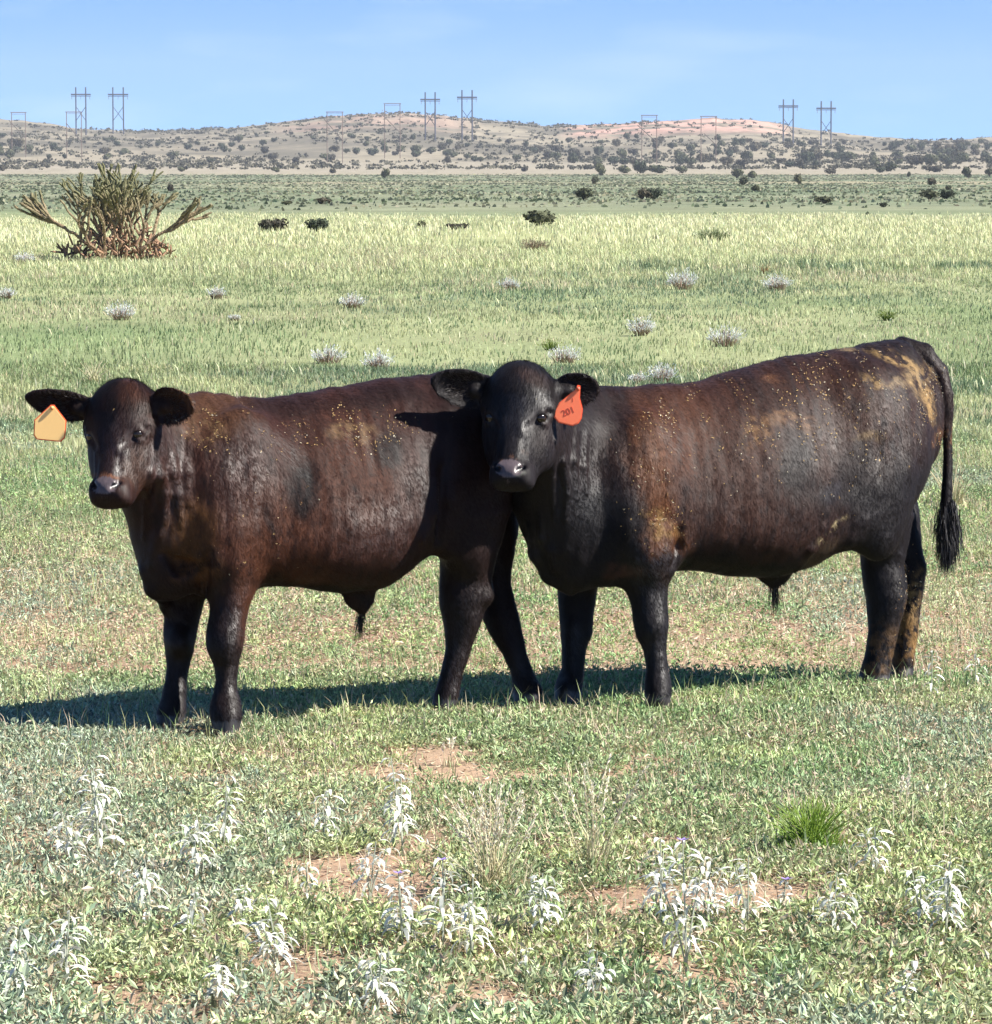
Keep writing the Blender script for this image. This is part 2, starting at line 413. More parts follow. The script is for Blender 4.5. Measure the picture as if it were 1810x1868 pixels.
    def ridge(s, pts, r, k=.015, depth=.5, cut=False):
        """fold of skin along pixel points; depth = how far its axis sits under the skin, in radii"""
        Q = [s.surf(x, y) for x, y in pts]; inn = s.loc(s.o + np.array([0, 1.0, 0])) * 1.0
        rr = np.interp(np.linspace(0, 1, len(Q)), [0, .3, .7, 1], [.35 * r, r, r, .35 * r])
        Q = [None if q is None else q + inn * (t * depth) for q, t in zip(Q, rr)]
        for i in range(len(Q) - 1):
            if Q[i] is not None and Q[i + 1] is not None: s.cone(Q[i], Q[i + 1], rr[i], rr[i + 1], k, cut)
    def mesh(s):
        """naive surface nets"""
        if not getattr(s, 'rough', 0):
            s.rough = 1; u = s.ax[0][:, None]; z = s.ax[2][None, :]
            lo_ = (fbm(u * 8, z * 8, 401, 3) - .5) * .014; st_ = (fbm(u * 30, z * 4.5, 402, 3) - .5) * .007 * sstep(.35, .6, z)
            q = (lo_ + st_)[:, None, :]; hm = sstep(.62, .86, s.ax[0])[:, None, None] * sstep(.55, .7, s.ax[2])[None, None, :]
            s.D += (q * (1 - hm * .9)).astype(np.float32)
        D = s.D; s0 = D < 0
        c = np.zeros(tuple(np.array(D.shape) - 1), np.int8)
        for i in (0, 1):
            for j in (0, 1):
                for k in (0, 1): c += s0[i:i + c.shape[0], j:j + c.shape[1], k:k + c.shape[2]]
        act = (c > 0) & (c < 8); idx = np.argwhere(act); n = len(idx)
        ids = np.full(c.shape, -1, np.int64); ids[act] = np.arange(n)
        P = np.zeros((n, 3)); cnt = np.zeros(n)
        cor = [(i, j, k) for i in (0, 1) for j in (0, 1) for k in (0, 1)]
        for a in cor:
            for ax in range(3):
                if a[ax]: continue
                b = list(a); b[ax] = 1
                va = D[idx[:, 0] + a[0], idx[:, 1] + a[1], idx[:, 2] + a[2]]; vb = D[idx[:, 0] + b[0], idx[:, 1] + b[1], idx[:, 2] + b[2]]
                m = (va < 0) != (vb < 0); t = va[m] / (va[m] - vb[m])
                q = np.tile(np.array(a, float), (m.sum(), 1)); q[:, ax] += t
                P[m] += q; cnt[m] += 1
        P = P / cnt[:, None] + idx
        V = s.lo + P * s.h
        F = []
        for ax in range(3):
            o1, o2 = [(1, 2), (2, 0), (0, 1)][ax]
            A = [slice(None)] * 3; B = [slice(None)] * 3; A[ax] = slice(0, -1); B[ax] = slice(1, None)
            for q in (o1, o2): A[q] = slice(1, -1); B[q] = slice(1, -1)
            sa, sb = s0[tuple(A)], s0[tuple(B)]
            for inv, m in ((False, sa & ~sb), (True, ~sa & sb)):
                e = np.argwhere(m)
                if not len(e): continue
                e[:, o1] += 1; e[:, o2] += 1
                def g(p, q):
                    f = e.copy(); f[:, o1] -= p; f[:, o2] -= q; return ids[f[:, 0], f[:, 1], f[:, 2]]
                quad = np.stack([g(1, 1), g(0, 1), g(0, 0), g(1, 0)], 1)
                F.append(quad[:, ::-1] if inv else quad)
        F = np.vstack(F)
        # two rounds of light relaxation
        for _ in range(2):
            S = np.zeros_like(V); c2 = np.zeros(len(V))
            for a in range(4):
                b = (a + 1) % 4
                np.add.at(S, F[:, a], V[F[:, b]]); np.add.at(c2, F[:, a], 1)
                np.add.at(S, F[:, b], V[F[:, a]]); np.add.at(c2, F[:, b], 1)
            V = V * .6 + .4 * S / np.maximum(c2, 1)[:, None]
        return V, F
    def grad(s, p):
        """outward normals at local points"""
        g = (np.asarray(p) - s.lo) / s.h; i = np.clip(np.round(g).astype(int), 1, np.array(s.D.shape) - 2)
        D = s.D; a, b, c = i.T
        N = np.stack([D[a + 1, b, c] - D[a - 1, b, c], D[a, b + 1, c] - D[a, b - 1, c], D[a, b, c + 1] - D[a, b, c - 1]], 1)
        return N / (np.linalg.norm(N, axis=1)[:, None] + 1e-9)

def rotm(yaw, pitch, roll):
    """head axes in the world (rows: right, face-forward, up). yaw>0 turns the face to image left; pitch = nose forward"""
    Rm = Matrix.Rotation(-yaw, 3, 'Z') @ Matrix.Rotation(roll, 3, 'Y') @ Matrix.Rotation(-pitch, 3, 'X')
    right = Rm @ Vector((1, 0, 0)); fwd = Rm @ Vector((0, -1, 0)); up = Rm @ Vector((0, 0, 1))
    return np.array([right, fwd, up])

def build_head(f, poll, Hm, s):
    """poll: world position of the top of the head; Hm: world axes rows; s: scale (1 = 0.42 m long)"""
    A = Hm @ f.M.T                                    # rows = head axes in local frame
    pl = f.loc(poll)
    pt = lambda x, y, z: pl + s * (x * A[0] + y * A[1] + z * A[2])
    def E(x, y, z, a, b, c, k=.03, cut=False, tilt=0.0, roll=0.0):
        Q = A
        if tilt or roll:
            T = Matrix.Rotation(tilt, 3, 'X') @ Matrix.Rotation(roll, 3, 'Y'); Q = np.array(T).T @ A
        f.ell(pt(x, y, z), (a * s, b * s, c * s), k, Q, cut)
    E(0, -.105, -.092, .113, .115, .090, .05)                     # cranium
    E(0, -.075, -.030, .055, .050, .036, .05)                     # poll
    E(0, -.062, -.140, .108, .068, .100, .05)                     # forehead
    E(0, -.160, -.160, .105, .100, .120, .05)                     # back of head
    for q in (-1, 1):
        f.cone(pt(q * .026, -.022, -.212), pt(q * .100, -.062, -.146), .020 * s, .026 * s, .02)   # brow
        E(q * .070, -.140, -.225, .052, .085, .110, .05)          # cheek
        E(q * .054, -.082, -.245, .036, .035, .070, .03)          # below the eye
        f.cone(pt(q * .058, -.140, -.22), pt(q * .036, -.100, -.365), .056 * s, .036 * s, .04)    # jaw
    f.cone(pt(0, -.058, -.19), pt(0, -.040, -.345), .056 * s, .044 * s, .035)     # nose bridge
    for q in (-1, 1): f.cone(pt(q * .036, -.022, -.235), pt(q * .034, -.022, -.335), .014 * s, .016 * s, .02)   # edges of the bridge
    f.cone(pt(0, -.095, -.22), pt(0, -.065, -.345), .066 * s, .052 * s, .04)
    E(0, -.050, -.372, .064, .052, .040, .03)                     # muzzle
    for q in (-1, 1):
        E(q * .036, -.034, -.368, .034, .034, .030, .02)          # nostril wing
        E(q * .046, -.058, -.395, .028, .040, .026, .02)          # lip
    E(0, -.016, -.368, .038, .020, .030, .02)                     # nose pad
    E(0, -.070, -.392, .050, .046, .028, .03)                    # chin
    for q in (-1, 1):
        f.cone(pt(q * .030, .004, -.374), pt(q * .045, -.012, -.360), .0075 * s, .0085 * s, .008, True)   # nostril
        f.cone(pt(q * .052, -.004, -.232), pt(q * .106, -.040, -.172), .011 * s, .019 * s, .012, True)  # deep line under the brow
        E(q * .086, -.052, -.197, .020, .022, .008, .012, False, 0, q * .5)       # lower lid
        E(q * .090, -.050, -.167, .022, .022, .006, .02, False, 0, q * .5)       # upper lid
        f.cone(pt(q * .046, -.002, -.27), pt(q * .050, -.006, -.33), .010 * s, .012 * s, .02, True)  # hollow beside the bridge
    return pt, A

def ear_prim(f, base, tip, face, wid, thick=.011, fold=.5):
    """a leaf-shaped, cupped ear. base/tip local points, face = direction its opening looks (local)"""
    base = np.asarray(base, float); tip = np.asarray(tip, float); ax = tip - base; L = np.linalg.norm(ax); ax /= L
    face = face - ax * (face @ ax); face /= np.linalg.norm(face); sd = np.cross(ax, face)
    Q = np.stack([ax, sd, face]); c = base + ax * L * .54
    f.cone(base - ax * .02, base + ax * L * .35, .026, .024, .03)
    sl0 = None
    m = L * .6 + .05
    sl, u, v, z = f.sub(c - m, c + m)
    du, dv, dz = u - c[0], v - c[1], z - c[2]
    a = Q[0, 0] * du + Q[0, 1] * dv + Q[0, 2] * dz; b = Q[1, 0] * du + Q[1, 1] * dv + Q[1, 2] * dz; e = Q[2, 0] * du + Q[2, 1] * dv + Q[2, 2] * dz
    t = np.clip(a / (L * .5), -1, 1)
    hw = wid / 2 * np.clip(1 - np.abs(t) ** 2.2, .0, 1) ** .6 * (1 - .12 * t) + .002
    cup = fold * b * b / (wid * .5) - .012 * (1 - t * t)
    d1 = np.abs(e - cup) - thick * (1 - .35 * np.abs(b) / hw.clip(.01))
    d2 = np.abs(b) - hw; d3 = np.abs(a) - L * .5
    d = np.maximum(np.maximum(d1 * .85, d2 * .9), d3)
    f.merge(sl, d.astype(np.float32), .014)
    return Q, c

def coat_mat(name, streak):
    m, n, b = newmat(name); ln = n.links.new
    a = n.nodes.new('ShaderNodeAttribute'); a.attribute_name = 'tint'
    st = n.nodes.new('ShaderNodeAttribute'); st.attribute_name = 'straw'
    wet = n.nodes.new('ShaderNodeAttribute'); wet.attribute_name = 'gloss'
    tcn = n.nodes.new('ShaderNodeTexCoord')
    # hair streaks: noise squeezed across the body, long down it
    sc1 = n.nodes.new('ShaderNodeVectorMath'); sc1.operation = 'MULTIPLY'; sc1.inputs[1].default_value = (1.0, .8, .22)
    t1 = n.nodes.new('ShaderNodeTexNoise'); t1.inputs['Scale'].default_value = 190; t1.inputs['Detail'].default_value = 4; t1.inputs['Roughness'].default_value = .65
    ln(tcn.outputs['Object'], sc1.inputs[0]); ln(sc1.outputs[0], t1.inputs['Vector'])
    t2 = n.nodes.new('ShaderNodeTexNoise'); t2.inputs['Scale'].default_value = 9; t2.inputs['Detail'].default_value = 5; t2.inputs['Roughness'].default_value = .6
    sc2 = n.nodes.new('ShaderNodeVectorMath'); sc2.operation = 'MULTIPLY'; sc2.inputs[1].default_value = (1.5, 1, .6)
    ln(tcn.outputs['Object'], sc2.inputs[0]); ln(sc2.outputs[0], t2.inputs['Vector'])
    ad = n.nodes.new('ShaderNodeMath'); ad.operation = 'ADD'; ln(t1.outputs['Fac'], ad.inputs[0]); ln(t2.outputs['Fac'], ad.inputs[1])
    mr = n.nodes.new('ShaderNodeMapRange'); mr.inputs['From Min'].default_value = .7; mr.inputs['From Max'].default_value = 1.3
    mr.inputs['To Min'].default_value = .68; mr.inputs['To Max'].default_value = 1.35; ln(ad.outputs[0], mr.inputs['Value'])
    v = n.nodes.new('ShaderNodeVectorMath'); v.operation = 'SCALE'; ln(a.outputs['Color'], v.inputs[0]); ln(mr.outputs[0], v.inputs['Scale'])
    # bits of straw and seed caught in the hair
    vo = n.nodes.new('ShaderNodeTexVoronoi'); vo.inputs['Scale'].default_value = 72; vo.inputs['Randomness'].default_value = 1
    sc3 = n.nodes.new('ShaderNodeVectorMath'); sc3.operation = 'MULTIPLY'; sc3.inputs[1].default_value = (1.0, 1.0, .75)
    ln(tcn.outputs['Object'], sc3.inputs[0]); ln(sc3.outputs[0], vo.inputs['Vector'])
    sep = n.nodes.new('ShaderNodeSeparateColor'); ln(vo.outputs['Color'], sep.inputs[0])
    # speck where distance small and cell random < straw
    c1 = n.nodes.new('ShaderNodeMath'); c1.operation = 'LESS_THAN'; ln(sep.outputs[0], c1.inputs[0]); ln(st.outputs['Fac'], c1.inputs[1])
    rs = n.nodes.new('ShaderNodeMath'); rs.operation = 'MULTIPLY_ADD'; rs.inputs[1].default_value = .2; rs.inputs[2].default_value = .06; ln(sep.outputs[1], rs.inputs[0])
    c2 = n.nodes.new('ShaderNodeMath'); c2.operation = 'LESS_THAN'; ln(vo.outputs['Distance'], c2.inputs[0]); ln(rs.outputs[0], c2.inputs[1])
    c3 = n.nodes.new('ShaderNodeMath'); c3.operation = 'MULTIPLY'; ln(c1.outputs[0], c3.inputs[0]); ln(c2.outputs[0], c3.inputs[1])
    mx = n.nodes.new('ShaderNodeMix'); mx.data_type = 'RGBA'; ln(c3.outputs[0], mx.inputs['Factor']); ln(v.outputs[0], mx.inputs['A'])
    mx.inputs['B'].default_value = (.27, .18, .075, 1)
    ln(mx.outputs['Result'], b.inputs['Base Color'])
    rr = n.nodes.new('ShaderNodeMapRange'); rr.inputs['To Min'].default_value = .62; rr.inputs['To Max'].default_value = .40
    ln(wet.outputs['Fac'], rr.inputs['Value'])
    r2 = n.nodes.new('ShaderNodeMath'); r2.operation = 'MULTIPLY_ADD'; r2.inputs[1].default_value = .3; ln(t2.outputs['Fac'], r2.inputs[0])
    sb = n.nodes.new('ShaderNodeMath'); sb.operation = 'SUBTRACT'; sb.inputs[1].default_value = .15; ln(rr.outputs[0], sb.inputs[0]); ln(sb.outputs[0], r2.inputs[2])
    ln(r2.outputs[0], b.inputs['Roughness'])
    sl_ = n.nodes.new('ShaderNodeMath'); sl_.operation = 'MULTIPLY'; sl_.inputs[1].default_value = .5; ln(wet.outputs['Fac'], sl_.inputs[0]); ln(sl_.outputs[0], b.inputs['Specular IOR Level'])
    b.inputs['Sheen Weight'].default_value = .05; b.inputs['Sheen Roughness'].default_value = .4; b.inputs['Sheen Tint'].default_value = (.75, .75, .95, 1)
    # relief: hair lie plus soft folds of skin
    w1 = n.nodes.new('ShaderNodeTexNoise'); w1.inputs['Scale'].default_value = 14; w1.inputs['Detail'].default_value = 3
    sc4 = n.nodes.new('ShaderNodeVectorMath'); sc4.operation = 'MULTIPLY'; sc4.inputs[1].default_value = (1.6, 1.2, .25)
    ln(tcn.outputs['Object'], sc4.inputs[0]); ln(sc4.outputs[0], w1.inputs['Vector'])
    gg = n.nodes.new('ShaderNodeNewGeometry'); lean = n.nodes.new('ShaderNodeVectorMath'); lean.operation = 'ADD'; lean.inputs[1].default_value = (0, 0, .40)
    nn_ = n.nodes.new('ShaderNodeVectorMath'); nn_.operation = 'NORMALIZE'; ln(gg.outputs['Normal'], lean.inputs[0]); ln(lean.outputs[0], nn_.inputs[0])
    b1 = n.nodes.new('ShaderNodeBump'); b1.inputs['Strength'].default_value = streak; b1.inputs['Distance'].default_value = .02; ln(w1.outputs['Fac'], b1.inputs['Height']); ln(nn_.outputs[0], b1.inputs['Normal'])
    b2 = n.nodes.new('ShaderNodeBump'); b2.inputs['Strength'].default_value = .14; b2.inputs['Distance'].default_value = .003
    ln(t1.outputs['Fac'], b2.inputs['Height']); ln(b1.outputs[0], b2.inputs['Normal']); ln(b2.outputs[0], b.inputs['Normal'])
    return m

def blob(px, py, cx, cy, rx, ry, soft=.35, ang=0.0):
    dx = px - cx; dy = py - cy; c, s_ = math.cos(ang), math.sin(ang)
    a = (dx * c + dy * s_) / rx; b = (-dx * s_ + dy * c) / ry
    q = np.sqrt(a * a + b * b); return 1 - sstep(1 - soft, 1 + soft, q)

def finish_bull(f, name, label, base, patches, streak, gloss, straw, root, shine=()):
    V, F = f.mesh()
    Wp = f.wor(V); px, py = project(Wp)
    jx = (fbm(V[:, 0] * 9, V[:, 2] * 9, 71, 3) - .5) * 90; jy = (fbm(V[:, 0] * 9 + 40, V[:, 2] * 9, 72, 3) - .5) * 90
    N = f.grad(V)
    near = sstep(-.35, .25, N @ (f.M @ np.array([0.1, -1, .1])))
    c = np.tile(np.array(base), (len(V), 1)); amt0 = fbm(V[:, 0] * 5, V[:, 2] * 7 + V[:, 1] * 3, 73, 4)
    c = c * (.75 + .6 * amt0)[:, None]
    for (cx, cy, rx, ry, ang, colr, amt) in patches:
        m = blob(px + jx * .5, py + jy * .5, cx, cy, rx, ry, .45, ang) * amt * near
        fine = fbm(V[:, 0] * 75, V[:, 2] * 26 + V[:, 1] * 20, 74, 3)
        m = m * (np.clip(.2 + 1.9 * (fine - .15), 0, 1) if colr[0] < .10 else sstep(.40, .58, fbm(V[:, 0] * 60 + V[:, 2] * 12, V[:, 2] * 58, 79, 4)) * np.clip(.3 + fine * 1.2, 0, 1))
        c = mixc(c, np.broadcast_to(np.array(colr), c.shape), m)
    sw = np.zeros(len(V))
    for (cx, cy, rx, ry, ang, amt) in straw:
        sw = np.maximum(sw, blob(px + jx * .4, py + jy * .4, cx, cy, rx, ry, .5, ang) * min(1, amt * 1.5) * near)
    sw = sw * sstep(.42, .62, fbm(V[:, 0] * 16, V[:, 2] * 16, 77, 3)) * 1.5
    f.sw, f.VF = sw, (V, F)
    hf = sstep(.062, .05, V[:, 2] + .004 * np.sin(V[:, 0] * 60)); c = mixc(c, np.broadcast_to(np.array((.022, .018, .015)), c.shape), hf)
    gl = np.full(len(V), gloss) + .7 * hf
    for (cx, cy, rx, ry, ang, amt) in shine: gl = gl + blob(px + jx * .4, py + jy * .4, cx, cy, rx, ry, .7, ang) * amt * near * (.6 + .8 * fbm(V[:, 0] * 30, V[:, 2] * 9, 78, 3))
    o = mesh_np('body', V, F, coat_mat(name + '_coat', streak), root, c, True, {'straw': sw, 'gloss': gl})
    return o

M_eye, _n, _b = newmat('eye'); _b.inputs['Base Color'].default_value = (.012, .008, .006, 1); _b.inputs['Roughness'].default_value = .08
M_nose, _n, _b = newmat('nose_skin')
_b.inputs['Base Color'].default_value = (.07, .045, .045, 1); _b.inputs['Roughness'].default_value = .3; _b.inputs['Specular IOR Level'].default_value = .7
M_hair = tint_mat('hair', .5, .4, 0); M_coat_hair = tint_mat('coat_hair', .50, .19, 0)

def sphere_mesh(name, c, r, mat, parent, seg=16, rings=10, axes=None, scale=(1, 1, 1)):
    V = []; F = []
    for i in range(rings + 1):
        th = math.pi * i / rings
        for j in range(seg):
            ph = 2 * math.pi * j / seg
            V.append((math.sin(th) * math.cos(ph), math.sin(th) * math.sin(ph), math.cos(th)))
    for i in range(rings):
        for j in range(seg):
            a = i * seg + j; b = i * seg + (j + 1) % seg; F.append((a, a + seg, b + seg, b))
    V = np.array(V) * r * np.array(scale)
    if axes is not None: V = V @ axes
    return mesh_np(name, V + c, F, mat, parent, None, True)

def hair_tuft(name, f, roots, dirs, ln, wd, col, root, wob=.25, droop=0.0):
    """many fine hairs as thin blades; local coordinates"""
    roots = np.asarray(roots); n = len(roots)
    D = dirs + rng.normal(0, wob, (n, 3)); D /= np.linalg.norm(D, axis=1)[:, None]
    S = np.cross(D, rng.normal(0, 1, (n, 3))); S /= np.linalg.norm(S, axis=1)[:, None]
    l = ln * rng.uniform(.5, 1.1, n); V = np.empty((n, 5, 3)); s = S * wd / 2
    m = roots + D * (l * .5)[:, None]; D2 = D + np.array([0, 0, -droop]); D2 /= np.linalg.norm(D2, axis=1)[:, None]
    V[:, 0] = roots - s; V[:, 1] = roots + s; V[:, 2] = m + s * .8; V[:, 3] = m - s * .8; V[:, 4] = m + D2 * (l * .5)[:, None]
    b = np.arange(n)[:, None] * 5; F = np.concatenate([b + [0, 1, 2], b + [0, 2, 3], b + [3, 2, 4]], 1).reshape(-1, 3)
    c = np.repeat(np.array(col)[None] * rng.uniform(.6, 1.5, (n, 1)), 5, 0)
    return mesh_np(name, V.reshape(-1, 3), F, M_hair, root, c)

def make_tag(root, f, outline, Y, tilt, color, emboss=None, hole=None, label=None):
    """flat plastic ear tag: outline in photograph pixels at depth Y, 3 mm thick"""
    P = [W(x, y, Y) for x, y in outline]; cen = sum(P) / len(P)
    m, n, b = newmat('tag_plastic'); b.inputs['Base Color'].default_value = (*color, 1); b.inputs['Roughness'].default_value = .45
    t = n.nodes.new('ShaderNodeTexNoise'); t.inputs['Scale'].default_value = 30
    k = n.nodes.new('ShaderNodeMapRange'); k.inputs['To Min'].default_value = .93; k.inputs['To Max'].default_value = 1.05
    n.links.new(t.outputs['Fac'], k.inputs['Value']); v = n.nodes.new('ShaderNodeVectorMath'); v.operation = 'SCALE'; v.inputs[0].default_value = color
    n.links.new(k.outputs[0], v.inputs['Scale']); n.links.new(v.outputs[0], b.inputs['Base Color'])
    F = []; nn = len(P); off = np.array([0, .003, 0]); Rz = np.array(Matrix.Rotation(tilt, 3, 'Z') @ Matrix.Rotation(tilt * .4, 3, 'X'))
    fr = [cen + Rz @ (p - cen) for p in P]; bk = [cen + Rz @ (p - cen + off) for p in P]
    V = np.array([f.loc(p) for p in fr + bk] + [f.loc(cen), f.loc(cen + Rz @ off)])
    for i in range(nn):
        j = (i + 1) % nn
        F += [(i, j, 2 * nn), (nn + j, nn + i, 2 * nn + 1), (i, nn + i, nn + j), (i, nn + j, j)]
    o = mesh_np('ear_tag', V, F, m, root)
    rm, n4, b4 = newmat('tag_light_fringe'); b4.inputs['Base Color'].default_value = (.80, .12, .04, 1); b4.inputs['Roughness'].default_value = .45  # added red plate behind the tag imitates the light's coloured edge fringe
    g1 = [cen + (p - cen) * 1.075 + np.array([0, .0035, 0]) for p in P]; g2 = [p + np.array([0, .0012, 0]) for p in g1]; Vr = np.array([f.loc(cen + Rz @ (p - cen)) for p in g1 + g2] + [f.loc(cen + Rz @ np.array([0, .0035, 0])), f.loc(cen + Rz @ np.array([0, .0047, 0]))])
    mesh_np('light_fringe', Vr, F, rm, o)
    bm_m, n2, b2 = newmat('tag_button'); b2.inputs['Base Color'].default_value = (color[0] * .6, color[1] * .5, color[2] * .5, 1)
    hp = f.loc(cen + Rz @ (W(*hole, Y) - cen) + np.array([0, -.004, 0]))
    s = sphere_mesh('button', hp, .007, bm_m, o, 10, 6, None, (1, 1, 1))
    if emboss:
        ink, n3, b3 = newmat('tag_ink'); b3.inputs['Base Color'].default_value = (.45, .06, .03, 1); b3.inputs['Roughness'].default_value = .6
        for txt, cx, cy, size, ang in emboss:
            cu = bpy.data.curves.new('tag_number', 'FONT'); cu.body = txt; cu.size = size; cu.align_x = 'CENTER'; cu.align_y = 'CENTER'; cu.extrude = .0004; cu.offset = size * .012
            tmp = bpy.data.objects.new('tag_number', cu); COL.objects.link(tmp)
            dg = bpy.context.evaluated_depsgraph_get(); me = bpy.data.meshes.new_from_object(tmp.evaluated_get(dg)); bpy.data.objects.remove(tmp)
            a = np.zeros(len(me.vertices) * 3); me.vertices.foreach_get('co', a); a = a.reshape(-1, 3)
            c, s_ = math.cos(ang), math.sin(ang); a2 = np.stack([a[:, 0] * c - a[:, 1] * s_, a[:, 2] * 0 - .0004 - a[:, 2], a[:, 0] * s_ + a[:, 1] * c], 1)
            wp = W(cx, cy, Y) - cen + a2
            a3 = np.array([f.loc(cen + Rz @ q) for q in wp]); me.vertices.foreach_set('co', a3.ravel()); me.update()
            me.materials.clear(); me.materials.append(ink)
            to = bpy.data.objects.new('tag_number', me); COL.objects.link(to); to.parent = o
    return o

def scatter_on(f, V, F, n, mask):
    """n random points with normals on the animal's surface"""
    a, b, c = V[F[:, 0]], V[F[:, 1]], V[F[:, 2]]
    k = rng.choice(len(F), n, p=mask / mask.sum()); w1 = rng.uniform(0, 1, (n, 1)); w2 = rng.uniform(0, 1, (n, 1))
    P = a[k] + (b[k] - a[k]) * w1 + (V[F[k, 3]] - a[k]) * w2
    return P, f.grad(P)

H = .0068
PSI = R(29)
# ---------- left bull
def left_bull():
    o = (-0.60, 13.27, 0)
    f = Field(o, PSI, ((-.98, -.42, -.02), (1.06, .46, 1.32)), H)
    f.torso([(255, 770, 930, .09), (280, 742, 990, .11), (320, 724, 1060, .135), (370, 721, 1092, .165), (420, 723, 1085, .195), (470, 726, 1069, .22), (530, 725, 1068, .24),
             (600, 711, 1080, .25), (680, 695, 1074, .25), (740, 687, 1030, .235), (800, 680, 970, .215), (850, 675, 965, .21), (890, 681, 945, .19), (920, 700, 930, .15), (945, 745, 890, .09)])
    m = f.med
    # shoulder, brisket, neck
    f.ell(m(440, 870, .15), (.15, .075, .22), .08)
    f.ell(m(395, 985, .13), (.085, .07, .12), .07)
    f.ell(m(430, 870, -.14), (.15, .075, .22), .08)
    f.ell(m(360, 985, -.10), (.09, .075, .13), .07)
    f.ell(m(308, 1036, 0), (.075, .085, .11), .07)
    f.ell(m(285, 960, 0), (.07, .085, .14), .08)
    # hindquarters
    f.ell(m(850, 830, .11), (.17, .10, .20), .08)
    f.ell(m(854, 950, .125), (.095, .078, .17), .07)
    f.ell(m(870, 860, -.10), (.17, .10, .22), .08)
    f.ell(m(893, 960, -.11), (.095, .075, .17), .07)
    f.ell(m(812, 950, .14), (.055, .04, .12), .07)                # flank fold
    for wx, wy, yy, rr in ((408, 1166, 12.97, .034), (327, 1168, 13.10, .028)): f.ell(f.loc(W(wx, wy, yy)), (rr, rr, rr * 1.35), .02)
    for wx, wy, yy, rr in ((413, 1303, 12.97, .030), (312, 1303, 13.10, .026), (884, 1085, 13.47, .020), (968, 1262, 13.64, .024)): f.ell(f.loc(W(wx, wy, yy)), (rr, rr, rr), .02)
    # sheath
    f.ell(m(655, 1090, 0), (.055, .028, .045), .04)
    f.cone(m(655, 1090, 0), m(661, 1118, 0), .028, .010, .03)
    # legs
    f.leg([(960, 385, 480), (1020, 378, 474), (1082, 386, 464), (1110, 384, 455), (1135, 379, 451), (1160, 376, 447), (1181, 377, 442), (1215, 391, 434), (1235, 395, 431), (1258, 393, 432), (1283, 387, 437), (1305, 386, 438), (1330, 389, 438), (1352, 391, 438)], (13.01, 12.98), 1.05, .05)
    f.leg([(980, 285, 385), (1050, 290, 382), (1110, 297, 370), (1140, 298, 362), (1166, 299, 357), (1190, 301, 352), (1218, 304, 344), (1245, 301, 339), (1271, 296, 337), (1295, 290, 337), (1314, 286, 335), (1338, 283, 330)], (13.2, 13.12), 1.0, .05)
    f.leg([(930, 800, 925), (975, 800, 915), (1025, 804, 902), (1060, 803, 896), (1087, 803, 895), (1111, 805, 886), (1147, 810, 875), (1183, 812, 861), (1225, 804, 846), (1255, 796, 839), (1275, 790, 834), (1300, 788, 826), (1316, 790, 822)], (13.45, 13.5), .75, .05)
    f.leg([(960, 880, 935), (1010, 876, 928), (1069, 872, 931), (1123, 876, 946), (1160, 895, 953), (1195, 919, 963), (1231, 931, 976), (1255, 934, 985), (1275, 937, 985), (1304, 942, 978)], (13.72, 13.66), .8, .05)
    for wx, wy, yy in ((398, 1292, 13.05), (426, 1292, 13.05), (803, 1278, 13.55), (822, 1280, 13.5)): f.ell(f.loc(W(wx, wy, yy)), (.012, .012, .016), .012)
    # head
    poll = W(207, 690, 12.78); Hm = rotm(R(21), R(18), R(-3.5)); s = .97
    pt, A = build_head(f, poll, Hm, s)
    f.cone(pt(0, -.13, -.10), m(330, 830, 0), .085, .15, .09)
    f.cone(pt(0, -.16, -.20), m(315, 930, 0), .075, .13, .08)
    lw = lambda px, py, Y: f.loc(W(px, py, Y))
    e1 = ear_prim(f, pt(-.092, -.11, -.080), lw(50, 724, 12.84), f.M @ np.array([-.1, -.9, -.42]), .105, .010, .35)
    e2 = ear_prim(f, pt(.100, -.10, -.072), lw(351, 737, 12.72), f.M @ np.array([.25, -.9, -.05]), .125, .011, .5)
    for pts in ([(291, 850), (291, 865), (296, 890), (300, 950)], [(316, 830), (314, 860), (322, 900), (330, 960)], [(342, 800), (338, 860), (345, 920)], [(275, 860), (268, 920), (262, 980)], [(305, 900), (292, 970), (276, 1030)]): f.ridge(pts, .016, .014, .35)
    f.ridge([(262, 1040), (280, 1075), (304, 1105), (332, 1122)], .022, .03, .7)
    f.ridge([(300, 1010), (325, 1030), (360, 1035)], .020, .03, .4, True); f.ridge([(378, 1010), (372, 1050), (370, 1080)], .014, .02, .3, True)
    for k in range(7): f.ridge([(815 + k * 2, 1030 + k * 13), (840, 1040 + k * 13), (872 - k * 2, 1026 + k * 13)], .008, .008, .5)
    f.ridge([(795, 880), (790, 930), (770, 985)], .020, .02, .5); f.ridge([(806, 860), (806, 930), (800, 985)], .018, .03, .3, True)
    base = (.0105, .0056, .0050)
    rust = (.060, .021, .010); red = (.040, .0145, .0095); blk = (.003, .0024, .003); gold = (.085, .038, .012); tan = (.17, .11, .055)
